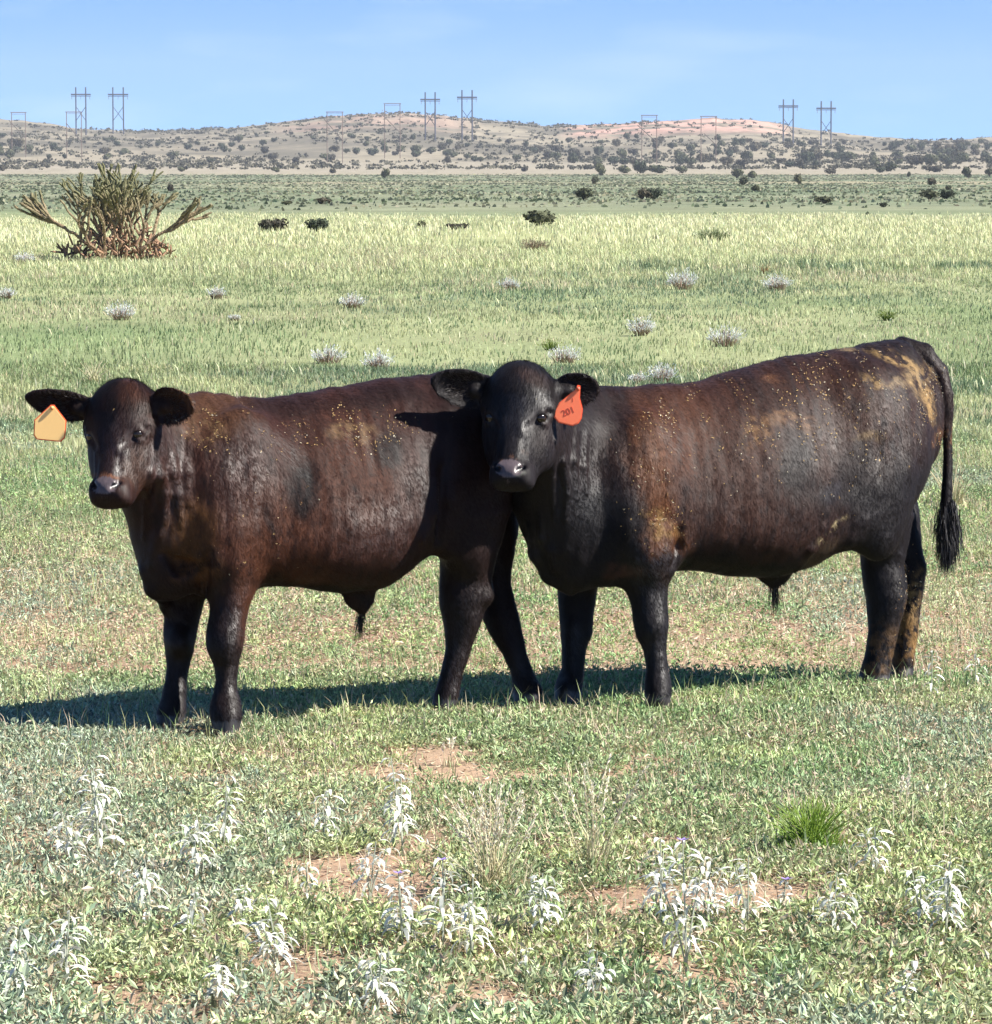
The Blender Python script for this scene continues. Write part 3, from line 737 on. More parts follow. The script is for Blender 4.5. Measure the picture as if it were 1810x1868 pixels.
    P = [(560, 860, 330, 230, 0, red, .75), (640, 870, 90, 110, 0, rust, .5), (380, 740, 90, 45, 0, (.07, .032, .016), .8), (500, 1000, 90, 110, 0, rust, .7),
         (455, 1080, 25, 90, 0, rust, .9), (350, 965, 50, 55, .3, gold, .75), (360, 1035, 40, 30, 0, (.10, .045, .018), .8),
         (545, 895, 24, 52, -.1, blk, .9), (712, 812, 28, 30, 0, blk, .85), (690, 730, 80, 22, -.15, blk, .6), (520, 745, 80, 16, 0, blk, .5), (487, 960, 8, 45, 0, blk, .8),  # the narrow black patch at the elbow paints in the crease's shade
         (830, 900, 60, 200, 0, blk, .5), (560, 1075, 120, 14, .1, blk, .8), (200, 868, 34, 6, .05, (.14, .06, .03), .9), (640, 788, 45, 14, -.1, tan, .55), (385, 775, 30, 22, .3, tan, .3),  # the tall black patch paints the other bull's head shadow onto the hindquarter
         (245, 720, 30, 20, .4, rust, .5), (300, 745, 20, 30, 0, blk, .6), (255, 850, 25, 40, 0, (.05, .022, .012), .6), (205, 735, 14, 40, 0, blk, .7)]
    NSTRAW = 260
    SHN = [(440, 880, 60, 75, -.3, .32), (775, 850, 45, 90, .2, .3), (690, 960, 70, 50, 0, .3), (420, 1140, 40, 60, 0, .5), (415, 1280, 30, 70, 0, .5), (320, 1280, 30, 70, 0, .5), (850, 1110, 50, 60, 0, .35), (830, 1240, 40, 70, 0, .5), (270, 1020, 25, 50, .4, .5), (205, 800, 70, 90, 0, .35), (205, 830, 20, 50, 0, .5), (310, 860, 30, 100, 0, .45), (950, 1240, 30, 60, 0, .5), (330, 1170, 16, 30, 0, .5)]
    ST = [(405, 768, 85, 50, .3, .35), (630, 785, 110, 38, 0, .4), (470, 900, 120, 140, 0, .05), (207, 758, 9, 7, 0, .9)]
    root = empty('bull', o, math.pi + PSI); ears = (e1, e2)
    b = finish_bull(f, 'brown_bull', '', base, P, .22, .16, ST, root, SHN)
    tag(root, 'dark brown young bull standing at left with a blank pale orange ear tag', 'bull', 'young bulls standing in the pasture')
    details(f, root, b, pt, A, s, base)
    ear_hair(f, root, ears); straw_bits(f, root, NSTRAW)
    # tag
    make_tag(root, f, [(92, 741), (98, 741), (119, 768), (117, 797), (110, 804), (68, 800), (63, 793), (64, 767)], 12.80, -.05, (.97, .62, .24), None, (95, 744))
    # sheath hair
    n = 90; c = m(659, 1118, 0); rt = c + rng.normal(0, .007, (n, 3)); dr = np.tile(np.array([0, 0, -1.0]), (n, 1)) + np.array([.05, 0, 0])
    hair_tuft('belly_hair', f, rt, dr, .115, .0020, (.02, .012, .01), root, .13)
    return f, root

def straw_bits(f, root, n):
    """bits of straw, seed and dried mud caught in the coat"""
    V, F = f.VF; P, N = scatter_on(f, V, F, n, f.sw[F[:, 0]] + .0008 * (V[F[:, 0], 2] > .6)); n = len(P)
    D = np.cross(N, rng.normal(0, 1, (n, 3))); D[:, 2] -= .2; D -= N * (D * N).sum(1)[:, None]; D /= np.linalg.norm(D, axis=1)[:, None]; S = np.cross(N, D)
    ln = rng.uniform(.003, .010, n) ; ln[rng.uniform(0, 1, n) < .08] *= 2
    P = P + N * .0045; wd = np.minimum(ln * .6, rng.uniform(.0018, .0045, n)); m = P + D * (ln / 2)[:, None] + N * .0012; T = np.stack([P, m - S * wd[:, None] / 2, P + D * ln[:, None], m + S * wd[:, None] / 2], 1)
    b = np.arange(n)[:, None] * 4; Ff = np.concatenate([b + [0, 1, 2], b + [0, 2, 3]], 1).reshape(-1, 3)
    c = np.where(rng.uniform(0, 1, (n, 1)) < .6, np.array([(.34, .23, .09)]), np.where(rng.uniform(0, 1, (n, 1)) < .6, np.array([(.22, .12, .05)]), np.array([(.48, .44, .33)])))
    mesh_np('straw_flecks', T.reshape(-1, 3), Ff, M_hair, root, np.repeat(jit2(c, n), 4, 0))
def jit2(c, n): return c * rng.uniform(.6, 1.3, (n, 1))
def ear_hair(f, root, ears):
    R_, D_ = [], []
    for Q, c in ears:
        n = 420; a = rng.uniform(-.055, .045, n); b = rng.normal(0, .6, n).clip(-1, 1) * .036
        R_.append(c + Q[0] * a[:, None] + Q[1] * b[:, None] + Q[2] * (.45 * b * b / .05)[:, None]); D_.append(Q[0] * .9 + Q[2] * .28 + Q[1] * (b / .036 * .5)[:, None])
        n = 420; t = rng.uniform(0, 2 * math.pi, n); R_.append(c + Q[0] * (np.cos(t) * .062)[:, None] + Q[1] * (np.sin(t) * .045)[:, None] + Q[2] * (.012 * np.sin(t) ** 2)[:, None]); D_.append(Q[0] * np.cos(t)[:, None] + Q[1] * np.sin(t)[:, None])
    hair_tuft('ear_hair', f, np.vstack(R_), np.vstack(D_), .022, .0014, (.028, .021, .019), root, .25)

def details(f, root, body, pt, A, s, base):
    """eyes, nose pad, whisker and coat hair"""
    for q in (-1, 1):
        sphere_mesh('eye', pt(q * .084, -.0425, -.184), .0190 * s, M_eye, root)
    # glossy wet skin of the nose: its own patch of mesh lying on the muzzle
    me = body.data; n = len(me.vertices); V = np.zeros(n * 3, np.float32); me.vertices.foreach_get('co', V); V = V.reshape(-1, 3)
    pl = pt(0, 0, 0); hc = (V - pl) @ A.T / s                       # head coordinates
    pad = (((hc[:, 0] / .046) ** 2 + ((hc[:, 2] + .366) / .030) ** 2) < 1) & (hc[:, 1] > -.045)
    a = me.color_attributes['tint']; c = np.zeros(n * 4, np.float32); a.data.foreach_get('color', c); c = c.reshape(-1, 4)
    c[pad, :3] = (.075, .055, .057); nost = pad & (((np.abs(hc[:, 0]) - .037) ** 2 + (hc[:, 2] + .367) ** 2) < .010 ** 2); c[nost, :3] = (.004, .003, .003)
    a.data.foreach_set('color', c.ravel())
    g = me.attributes['gloss']; gv = np.zeros(n, np.float32); g.data.foreach_get('value', gv); gv[pad] = 1.2; g.data.foreach_set('value', gv)
    k = len(me.polygons); F = np.zeros(k * 4, np.int32); me.polygons.foreach_get('vertices', F); F = F.reshape(-1, 4)
    # short coat hair all over, lying back and down
    mask = np.ones(k); cz = V[F[:, 0], 2]; mask[cz < .056] = .0
    P, N = scatter_on(f, V, F, 340000, mask)
    keep = (N @ (f.M @ np.array([.2, -1, .5]))) > -.75; P, N = P[keep], N[keep]
    hcP = (P - pl) @ A.T / s
    headm = (np.abs(hcP[:, 0]) < .12) & (hcP[:, 1] > -.25) & (hcP[:, 1] < .05) & (hcP[:, 2] < .05) & (hcP[:, 2] > -.46)
    padm = headm & (hcP[:, 2] > -.398) & (hcP[:, 2] < -.33) & (hcP[:, 1] > -.06)
    eyem = headm & (np.abs(np.abs(hcP[:, 0]) - .085) < .03) & (np.abs(hcP[:, 2] + .184) < .018)
    P, N, headm = P[~padm & ~eyem], N[~padm & ~eyem], headm[~padm & ~eyem]
    flow = np.where(headm[:, None], -A[2][None] , np.array([-.55, 0, -.83])[None])
    T = flow - N * (flow * N).sum(1)[:, None]; T /= np.linalg.norm(T, axis=1)[:, None] + 1e-6
    D = T + N * .15 + rng.normal(0, .12, P.shape); D /= np.linalg.norm(D, axis=1)[:, None]
    S = np.cross(D, N); S /= np.linalg.norm(S, axis=1)[:, None] + 1e-9
    ln = rng.uniform(.010, .021, len(P)) * np.where(headm, .8 + .9 * (hcP[~padm & ~eyem][:, 2] > -.10), 1.0); wd = .0015
    Vh = np.empty((len(P), 3, 3)); P0 = P - N * .0004
    Vh[:, 0] = P0 - S * wd / 2; Vh[:, 1] = P0 + S * wd / 2; Vh[:, 2] = P0 + D * ln[:, None]
    # hair takes the colour of the coat beneath
    ii = rng.choice(n, 1) ; from mathutils.kdtree import KDTree
    gi = np.round((P - f.lo) / (f.h * 2)).astype(int); key = {}
    vi = np.round((V - f.lo) / (f.h * 2)).astype(int); kv = vi[:, 0] * 4000000 + vi[:, 1] * 2000 + vi[:, 2]; o_ = np.argsort(kv); kvs = kv[o_]
    kp = gi[:, 0] * 4000000 + gi[:, 1] * 2000 + gi[:, 2]; pos = np.clip(np.searchsorted(kvs, kp), 0, n - 1); cc = c[o_[pos], :3]
    cc = cc * rng.uniform(.75, 1.3, (len(P), 1))
    mesh_np('coat_hair', Vh.reshape(-1, 3), np.arange(len(P) * 3).reshape(-1, 3), M_coat_hair, root, np.repeat(cc, 3, 0))

def right_bull():
    o = (0.90, 13.93, 0)
    f = Field(o, PSI, ((-1.12, -.42, -.02), (1.36, .46, 1.36)), H)
    f.torso([(955, 760, 930, .10), (985, 722, 1000, .12), (1020, 704, 1045, .14), (1080, 700, 1072, .17), (1140, 703, 1068, .20), (1200, 705, 1043, .225), (1260, 700, 1040, .24),
             (1330, 682, 1050, .255), (1400, 662, 1053, .25), (1460, 648, 1035, .24), (1520, 636, 1000, .225), (1580, 626, 965, .21), (1635, 619, 935, .19), (1660, 630, 900, .15), (1685, 668, 850, .09)])
    m = f.med
    f.ell(m(1175, 880, .15), (.15, .08, .23), .08)
    f.ell(m(1195, 1000, .15), (.085, .07, .11), .06)
    f.ell(m(1150, 880, -.14), (.15, .075, .22), .08)
    f.ell(m(1075, 990, -.10), (.09, .075, .13), .07)
    f.ell(m(1040, 1018, 0), (.075, .085, .11), .07)
    f.ell(m(1012, 945, 0), (.07, .085, .15), .08)
    f.ell(m(1585, 780, .12), (.17, .095, .22), .08)
    f.ell(m(1606, 805, .10), (.11, .085, .17), .09)
    f.ell(m(1600, 925, .14), (.10, .07, .19), .10)
    f.ell(m(1600, 790, -.10), (.14, .10, .18), .08)
    f.ell(m(1636, 945, -.12), (.08, .07, .18), .07)
    f.ell(m(1545, 925, .16), (.05, .035, .11), .07)
    f.ell(m(1415, 1052, 0), (.055, .026, .035), .04)
    f.cone(m(1413, 1050, 0), m(1412, 1068, 0), .026, .012, .03)
    f.ell(m(1535, 962, .02), (.045, .05, .045), .05)
    f.leg([(960, 1140, 1238), (1010, 1140, 1225), (1063, 1141, 1218), (1105, 1150, 1219), (1135, 1155, 1221), (1160, 1160, 1217), (1186, 1173, 1215), (1219, 1180, 1217), (1245, 1177, 1223), (1262, 1175, 1225), (1280, 1177, 1223), (1302, 1181, 1221)], (13.60, 13.60), 1.05, .05)
    f.leg([(990, 1012, 1100), (1040, 1014, 1095), (1080, 1018, 1090), (1123, 1020, 1084), (1159, 1022, 1081), (1185, 1024, 1070), (1219, 1026, 1065), (1245, 1015, 1063), (1268, 1011, 1062), (1296, 1015, 1060)], (13.82, 13.72), 1.0, .05)
    f.leg([(940, 1565, 1664), (990, 1567, 1656), (1030, 1572, 1648), (1060, 1576, 1655), (1090, 1580, 1656), (1112, 1581, 1652), (1150, 1583, 1640), (1185, 1579, 1632), (1215, 1573, 1626), (1238, 1566, 1623), (1262, 1564, 1620)], (14.13, 14.17), .8, .05)
    f.leg([(940, 1618, 1660), (990, 1632, 1676), (1033, 1642, 1690), (1074, 1640, 1684), (1126, 1634, 1677), (1185, 1629, 1672), (1225, 1624, 1667), (1245, 1620, 1664), (1268, 1622, 1658)], (14.36, 14.36), .9, .05)
    for wx, wy, yy, rr in ((1190, 1142, 13.57, .034), (1050, 1140, 13.74, .030), (1201, 1268, 13.57, .028), (1037, 1255, 13.70, .028)): f.ell(f.loc(W(wx, wy, yy)), (rr, rr, rr * 1.25), .02)
    # tail
    tl = [(1650, 634, 19), (1688, 644, 18), (1716, 675, 14), (1729, 720, 12), (1730, 780, 10), (1731, 840, 9.5), (1729, 900, 10), (1729, 945, 12), (1729, 985, 8)]
    tp = [f.loc(W(x - r * .2, y, 14.28)) for x, y, r in tl]
    for i in range(len(tl) - 1): f.cone(tp[i], tp[i + 1], tl[i][2] / FPX * 14.3, tl[i + 1][2] / FPX * 14.3, .005)
    poll = W(943, 657, 13.19); Hm = rotm(R(13), R(18), R(0)); s = 1.01
    pt, A = build_head(f, poll, Hm, s)
    f.cone(pt(0, -.13, -.10), m(1040, 820, 0), .085, .15, .09)
    f.cone(pt(0, -.16, -.20), m(1030, 930, 0), .075, .13, .08)
    lw = lambda px, py, Y: f.loc(W(px, py, Y))
    e1 = ear_prim(f, pt(-.092, -.11, -.085), lw(790, 693, 13.20), f.M @ np.array([-.25, -.9, -.05]), .125, .010, .45)
    e2 = ear_prim(f, pt(.100, -.10, -.072), lw(1092, 708, 13.24), f.M @ np.array([.2, -.95, -.1]), .115, .010, .5)
    for pts in ([(1030, 785), (1026, 840), (1034, 900), (1030, 950)], [(1050, 780), (1046, 840), (1052, 910)], [(1068, 790), (1064, 850), (1070, 900)], [(1012, 800), (1006, 870), (1010, 960)], [(1000, 940), (1004, 1000), (1010, 1040)], [(985, 930), (990, 980), (1000, 1030)]): f.ridge(pts, .014, .012, .35)
    f.ridge([(968, 960), (980, 1010), (1003, 1050), (1040, 1080)], .022, .03, .7)
    pass
    f.ridge([(1240, 970), (1238, 1000), (1230, 1030)], .010, .03, .8, True)
    pass
    f.ridge([(1500, 960), (1480, 1000), (1450, 1040)], .014, .02, .5)
    for k in range(3): f.ridge([(1180 + k * 4, 1130 + k * 12), (1200, 1124 + k * 12), (1214, 1128 + k * 12)], .006, .006, .5)
    f.ridge([(1640, 1010), (1652, 1040), (1658, 1070)], .012, .01, .4)
    base = (.0080, .0062, .0070)
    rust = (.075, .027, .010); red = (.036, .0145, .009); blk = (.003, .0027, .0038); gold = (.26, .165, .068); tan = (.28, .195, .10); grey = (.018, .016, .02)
    P = [(1400, 760, 330, 130, -.1, red, .8), (1420, 960, 120, 60, 0, red, .6), (1300, 860, 130, 160, 0, red, .7), (1195, 880, 34, 140, -.12, rust, .95), (1215, 950, 30, 60, -.3, rust, .9), (1240, 790, 50, 70, 0, (.07, .028, .015), .7),
         (1640, 650, 55, 10, .45, gold, .95), (1590, 690, 26, 13, .3, gold, .8), (1688, 712, 13, 52, -.3, gold, 1.0), (1650, 655, 50, 10, .4, gold, .6), (1655, 690, 40, 12, -.15, tan, .5), (1545, 640, 25, 6, -.2, tan, .6),
         (1375, 790, 30, 30, -.7, (.14, .075, .035), .8), (1430, 765, 60, 12, .1, (.13, .07, .035), .8), (1410, 700, 22, 8, 0, (.12, .055, .03), .8),
         (1455, 840, 34, 60, 0, blk, .8), (1560, 850, 30, 50, 0, blk, .6), (1525, 895, 16, 25, .3, grey, .8), (1585, 800, 22, 10, 0, tan, .35),  # black patch between thigh and flank paints the hollow's shade into the coat
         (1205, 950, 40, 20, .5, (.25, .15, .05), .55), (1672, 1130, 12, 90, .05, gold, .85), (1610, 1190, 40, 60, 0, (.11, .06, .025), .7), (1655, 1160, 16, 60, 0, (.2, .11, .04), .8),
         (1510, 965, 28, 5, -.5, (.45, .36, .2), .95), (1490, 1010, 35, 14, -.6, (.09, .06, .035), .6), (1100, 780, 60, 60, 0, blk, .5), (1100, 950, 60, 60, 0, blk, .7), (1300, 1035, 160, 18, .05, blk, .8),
         (1728, 790, 12, 25, 0, (.15, .07, .03), .7), (933, 843, 26, 6, .0, (.10, .05, .03), .7), (950, 874, 10, 8, 0, (.2, .2, .17), .5), (1150, 1040, 40, 16, .1, (.07, .03, .02), .6), (965, 685, 30, 14, .3, (.035, .02, .016), .8)]
    NSTRAW = 950
    SHN = [(940, 720, 70, 60, 0, .5), (935, 810, 30, 60, 0, .25), (1050, 850, 45, 110, 0, .32), (1130, 880, 45, 60, .3, .25), (1640, 760, 45, 110, 0, .2), (1185, 1020, 40, 40, 0, .5), (1200, 1150, 30, 130, 0, .4), (975, 1010, 22, 50, .3, .6), (1040, 1190, 22, 90, 0, .4), (1600, 1050, 40, 190, 0, .2), (1490, 800, 60, 60, 0, .2), (1700, 700, 30, 60, 0, .3)]
    ST = [(1350, 720, 150, 60, -.2, .22), (1560, 690, 130, 60, 0, .25), (1450, 780, 200, 110, 0, .12), (1690, 720, 20, 60, 0, .5), (1240, 750, 60, 35, 0, .4), (1190, 900, 50, 110, -.2, .18), (1215, 940, 40, 30, 0, .45), (1400, 780, 80, 40, 0, .35), 
          (1728, 790, 14, 40, 0, .6), (1590, 695, 35, 20, 0, .6), (1660, 1120, 25, 100, 0, .3)]
    root = empty('bull', o, math.pi + PSI); ears = (e1, e2)
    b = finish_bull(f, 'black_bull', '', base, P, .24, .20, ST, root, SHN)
    tag(root, 'black young bull at right with straw-flecked back and a numbered red-orange ear tag', 'bull', 'young bulls standing in the pasture')
    details(f, root, b, pt, A, s, base)
    ear_hair(f, root, ears); straw_bits(f, root, NSTRAW)
    make_tag(root, f, [(1053, 705), (1058, 706), (1057, 727), (1062, 746), (1060, 762), (1055, 770), (1045, 775), (1020, 769), (1013, 760), (1014, 748), (1022, 735), (1038, 722), (1049, 713)], 13.17, -.03, (.92, .20, .09),
             [('201', 1037, 751, .030, .38), ('J', 1045, 729, .015, .1)], (1055, 709))
    n = 90; c = m(1413, 1068, 0); rt = c + rng.normal(0, .008, (n, 3)); dr = np.tile(np.array([-.05, 0, -1.0]), (n, 1))
    hair_tuft('belly_hair', f, rt, dr, .12, .0020, (.015, .012, .012), root, .12)
    # tail switch
    n = 2600; t = rng.uniform(0, 1, n); a = f.loc(W(1730, 905, 14.28)); e = f.loc(W(1728, 985, 14.28))
    rt = a + (e - a) * t[:, None] + rng.normal(0, .018, (n, 3)) * (.3 + .65 * np.sin(np.clip(t, 0, 1) * math.pi))[:, None]
    hair_tuft('tail_switch', f, rt, np.tile([0.0, 0, -1.0], (n, 1)), .14, .003, (.014, .012, .013), root, .13, .15)
    return f, root
import time as _t
_t0 = _t.time()
FB_left, bull_a = left_bull(); FB_right, bull_b = right_bull()
print('bulls', round(_t.time() - _t0, 1))

# ------------------------------------------------------------------ ground cover
TX = math.tan(R(7.15))
def scatter(n, r0, r1, margin, power=1.0):
    """n positions spread evenly over the wedge of ground the photograph looks at (plus a margin each side)"""
    out = []
    while sum(len(o) for o in out) < n:
        r = np.sqrt(rng.uniform(r0 ** 2, r1 ** 2, n)) if power == 1 else r0 * (r1 / r0) ** rng.uniform(0, 1, n) ** power
        hw = r * TX + margin; hm = r1 * TX + margin
        x = rng.uniform(-hm, hm, n); k = np.abs(x) < hw
        out.append(np.stack([x[k], r[k]], 1))
    return np.vstack(out)[:n]
def jit(c, n, a=.25, hue=.08):
    return c * rng.uniform(1 - a, 1 + a, (n, 1)) * rng.uniform(1 - hue, 1 + hue, (n, 3))
PAL = dict(sage=(.28, .33, .24), green=(.19, .29, .12), olive=(.25, .31, .15), yell=(.38, .43, .19), tan=(.50, .43, .29), grey=(.21, .20, .16), white=(.52, .52, .44))
def cover_color(x, y, n, nearness):
    a = fbm(x * .9, y * .5, 51, 3); b = fbm(x * 2.5 + 9, y * 1.6, 52, 3); c = fbm(x * .45, y * .3 + 5, 53, 3)
    col = mixc(PAL['olive'], PAL['green'], sstep(.35, .6, a))
    col = mixc(col, np.broadcast_to(PAL['sage'], col.shape), sstep(.48, .6, c) * .85)
    col = mixc(col, np.broadcast_to(PAL['yell'], col.shape), sstep(.5, .68, b) * .6)
    return jit(col, n)

def forbs():
    # small leafy weeds, thick on the ground near the camera
    n = 56000; P = scatter(n, 7.9, 30, 2.0); P = np.vstack([P, scatter(38000, 7.9, 14.5, 1.8)]); n = len(P)
    dens = fbm(P[:, 0] * 4.2, P[:, 1] * 2.4, 41, 4) * .75 + .25 * fbm(P[:, 0] * 1.3, P[:, 1] * .8, 43, 2)
    thr = np.interp(P[:, 1], [8, 11, 14, 20, 30], [.37, .385, .29, .25, .75])
    P = P[dens > thr * rng.uniform(.75, 1.25, n)]; n = len(P); x, y = P.T
    hgt = rng.uniform(.025, .07, n) * np.interp(y, [8, 11.6, 12.4, 14.2, 15, 23, 30], [1.15, .8, .36, .45, .85, 1.0, .7]) * (.45 + 1.2 * fbm(x * 2.4, y * 1.6, 42, 3)) * np.where(rng.uniform(0, 1, n) < .08, 1.6, 1.0)
    rad = rng.uniform(.02, .055, n)
    m = rng.integers(14, 26, n); idx = np.repeat(np.arange(n), m); N = len(idx)
    th = rng.uniform(0, 2 * math.pi, N); q = np.sqrt(rng.uniform(0, 1, N)); hh = rng.uniform(.15, 1, N)
    bx = x[idx] + np.cos(th) * q * rad[idx]; by = y[idx] + np.sin(th) * q * rad[idx]
    base = np.stack([bx, by, terrain(bx, by) + hh * hgt[idx] * (1.1 - .5 * q)], 1)
    el = rng.uniform(-.15, 1.25, N); az = th + rng.normal(0, .8, N)
    D = np.stack([np.cos(az) * np.cos(el), np.sin(az) * np.cos(el), np.sin(el)], 1)
    S = np.cross(D, rng.normal(0, 1, (N, 3))); S /= np.linalg.norm(S, axis=1)[:, None] + 1e-9
    ln = rng.uniform(.007, .027, N) * rng.uniform(.75, 1.1, N) * np.interp(by, [8, 12], [1.4, 1.0]); wd = ln * rng.uniform(.2, .48, N)
    V, F = leaf_geo(base, D, S, ln, wd, .1)
    pc = cover_color(x, y, n, 1)[idx] * rng.uniform(.45, 1.85, (N, 1))
    dry = rng.uniform(0, 1, N) < .08 + .2 * sstep(.5, .7, fbm(bx * 2, by * 2, 44, 2)); pc[dry] = jit(np.tile(PAL['tan'], (dry.sum(), 1)), dry.sum(), .35)
    o = mesh_np('ground_weeds', V, F, M_leaf, None, np.repeat(pc, 4, 0)); tag(o, 'dense low grey-green leafy weeds covering the ground near the bulls', 'weeds', None, 'stuff')
    # thin grass blades mixed in
    n = 120000; P = scatter(n, 7.9, 26, 2.0); x, y = P.T; k = fbm(x * 1.1 + 3, y * .8, 45, 3) > rng.uniform(.3, .62, n); P = P[k]; n = len(P); x, y = P.T
    B = np.stack([x, y, terrain(x, y) - .004], 1)
    V, F = blade_geo(B, rng.uniform(0, 6.28, n), rng.uniform(.03, .13, n), rng.uniform(.002, .0042, n), rng.uniform(.05, .7, n), rng.uniform(.1, .9, n))
    c = np.where(rng.uniform(0, 1, (n, 1)) < .35, np.array([PAL['tan']]), np.where(rng.uniform(0, 1, (n, 1)) < .5, np.array([PAL['yell']]), np.array([PAL['green']])))
    o = mesh_np('short_grass', V, F, M_grass, None, np.repeat(jit(c, n), 5, 0)); tag(o, 'short thin grass blades growing between the leafy weeds', 'grass', None, 'stuff')
    # dead wiry stems standing and leaning among the weeds
    n = 38000; P = scatter(n, 7.9, 20, 1.9); x, y = P.T; k = fbm(x * 1.4 + 7, y * 1.1, 47, 3) > rng.uniform(.3, .65, n); P = P[k]; n = len(P); x, y = P.T
    V, F = blade_geo(np.stack([x, y, terrain(x, y)], 1), rng.uniform(0, 6.28, n), rng.uniform(.03, .15, n) * np.interp(y, [8, 12, 12.6, 14.5, 20], [1, .9, .5, .8, .8]), rng.uniform(.0016, .003, n), rng.uniform(.1, 1.3, n), rng.uniform(-.6, .9, n))
    c = np.where(rng.uniform(0, 1, (n, 1)) < .6, np.array([(.62, .55, .40)]), np.array([(.36, .27, .18)]))
    o = mesh_np('dead_stems', V, F, M_grass, None, np.repeat(jit(c, n, .3), 5, 0)); tag(o, 'thin pale dead stems leaning among the foreground weeds', 'dead stems', None, 'stuff')
    # dead leaves and straw lying on the soil
    n = 260000; P = scatter(n, 7.9, 22, 1.9); x, y = P.T; k = fbm(x * 1.8, y * 1.4, 46, 3) > rng.uniform(.05, .55, n); P = P[k]; n = len(P); x, y = P.T
    az = rng.uniform(0, 6.28, n); el = rng.normal(.08, .22, n)
    D = np.stack([np.cos(az) * np.cos(el), np.sin(az) * np.cos(el), np.sin(el)], 1); S = np.cross(D, np.array([0, 0, 1.0])) + rng.normal(0, .35, (n, 3)); S /= np.linalg.norm(S, axis=1)[:, None]
    ln = rng.uniform(.008, .035, n); V, F = leaf_geo(np.stack([x, y, terrain(x, y) + rng.uniform(.001, .012, n)], 1), D, S, ln, np.minimum(ln * .35, .007), .1)
    c = np.where(rng.uniform(0, 1, (n, 1)) < .6, np.array([(.55, .44, .29)]), np.where(rng.uniform(0, 1, (n, 1)) < .5, np.array([(.26, .14, .08)]), np.array([(.55, .48, .36)])))
    o = mesh_np('dry_litter', V, F, M_leaf, None, np.repeat(jit(c, n, .3), 4, 0)); tag(o, 'dead leaves and straw bits scattered on the reddish soil', 'litter', None, 'stuff')

def sward():
    # knee-low meadow behind the bulls
    n = 450000; P = np.vstack([scatter(n, 17, 95, 3.0), scatter(230000, 17, 38, 2.6)]); n = len(P); x, y = P.T
    # denser near, thinner far: keep probability falls with distance
    k = rng.uniform(0, 1, n) < np.interp(y, [17, 30, 50, 95], [1, .85, .5, .3]); k &= fbm(x * .7, y * .5, 60, 3) > rng.uniform(.05, .45, n)
    P = P[k]; n = len(P); x, y = P.T
    hg = .6 + .9 * fbm(x * .35, y * .22, 61, 4)
    band = sstep(58, 78, y)
    ln = rng.uniform(.035, .11, n) * hg * (1 + 1.2 * band) * np.interp(y, [17, 30, 60], [.8, .85, .9])
    wd = rng.uniform(.004, .008, n) * np.interp(y, [18, 40, 95], [1.0, 1.7, 3.2])
    V, F = blade_geo(np.stack([x, y, terrain(x, y) - .01], 1), rng.uniform(0, 6.28, n), ln, wd, rng.uniform(.0, .6, n), rng.uniform(.0, .8, n))
    a = fbm(x * .6, y * .22, 62, 4); b = fbm(x * .22, y * .09, 63, 4); d = fbm(x * 1.5, y * .6, 64, 4)
    c = mixc((.15, .205, .095), (.23, .275, .135), sstep(.35, .6, a))
    c = mixc(c, np.broadcast_to((.13, .185, .11), c.shape), sstep(.48, .6, b) * .8)
    c = mixc(c, np.broadcast_to((.40, .42, .22), c.shape), sstep(.5, .64, d) * .85)
    c = mixc(c, np.broadcast_to((.46, .48, .26), c.shape), band * sstep(.3, .55, fbm(x * .25, y * .12, 65, 3) + .12 * band) * .9)
    tn = rng.uniform(0, 1, n) < .05 + .5 * sstep(.58, .68, fbm(x * .45 + 20, y * .3, 69, 4)); c[tn] = (.42, .38, .24)
    tall = rng.uniform(0, 1, n) < .016 * (y < 60) * (fbm(x * .8, y * .5, 83, 2) > .5); c[tall] = (.46, .46, .29)
    V = V.reshape(n, 5, 3); V[tall, 2:, :] = V[tall, :1, :] + (V[tall, 2:, :] - V[tall, :1, :]) * 1.7; V = V.reshape(-1, 3)
    o = mesh_np('meadow_grass', V, F, M_grass, None, np.repeat(jit(c, n, .2), 5, 0)); tag(o, 'soft green meadow grass stretching behind the bulls', 'grass', None, 'stuff')
    # pale feathery grass on the low rise
    n = 180000; P = scatter(n, 72, 205, 4); x, y = P.T; k = (y < 128 + 70 * fbm(x / 9, y * 0, 84, 3) + rng.normal(0, 9, n)) & ( fbm(x * .12, y * .05, 66, 3) > rng.uniform(.2, .5, n)); P = P[k]; n = len(P); x, y = P.T
    e = sstep(205, 140, y)
    V, F = blade_geo(np.stack([x, y, terrain(x, y) - .02], 1), rng.uniform(0, 6.28, n), rng.uniform(.10, .26, n) * (.35 + .65 * e), rng.uniform(.018, .04, n), rng.uniform(0, .5, n), rng.uniform(0, .7, n))
    c = mixc((.47, .48, .26), (.60, .59, .37), fbm(x * .3, y * .1, 67, 3)); c = mixc((.20, .24, .12), c, sstep(.3, .5, fbm(x * .1 + 8, y * .04, 68, 3) + (.45 * sstep(85, 110, y))))
    o = mesh_np('pale_grass', V, F, M_grass, None, np.repeat(jit(c, n, .22), 5, 0)); tag(o, 'band of pale yellow-green feathery grass across the middle distance', 'grass', None, 'stuff')

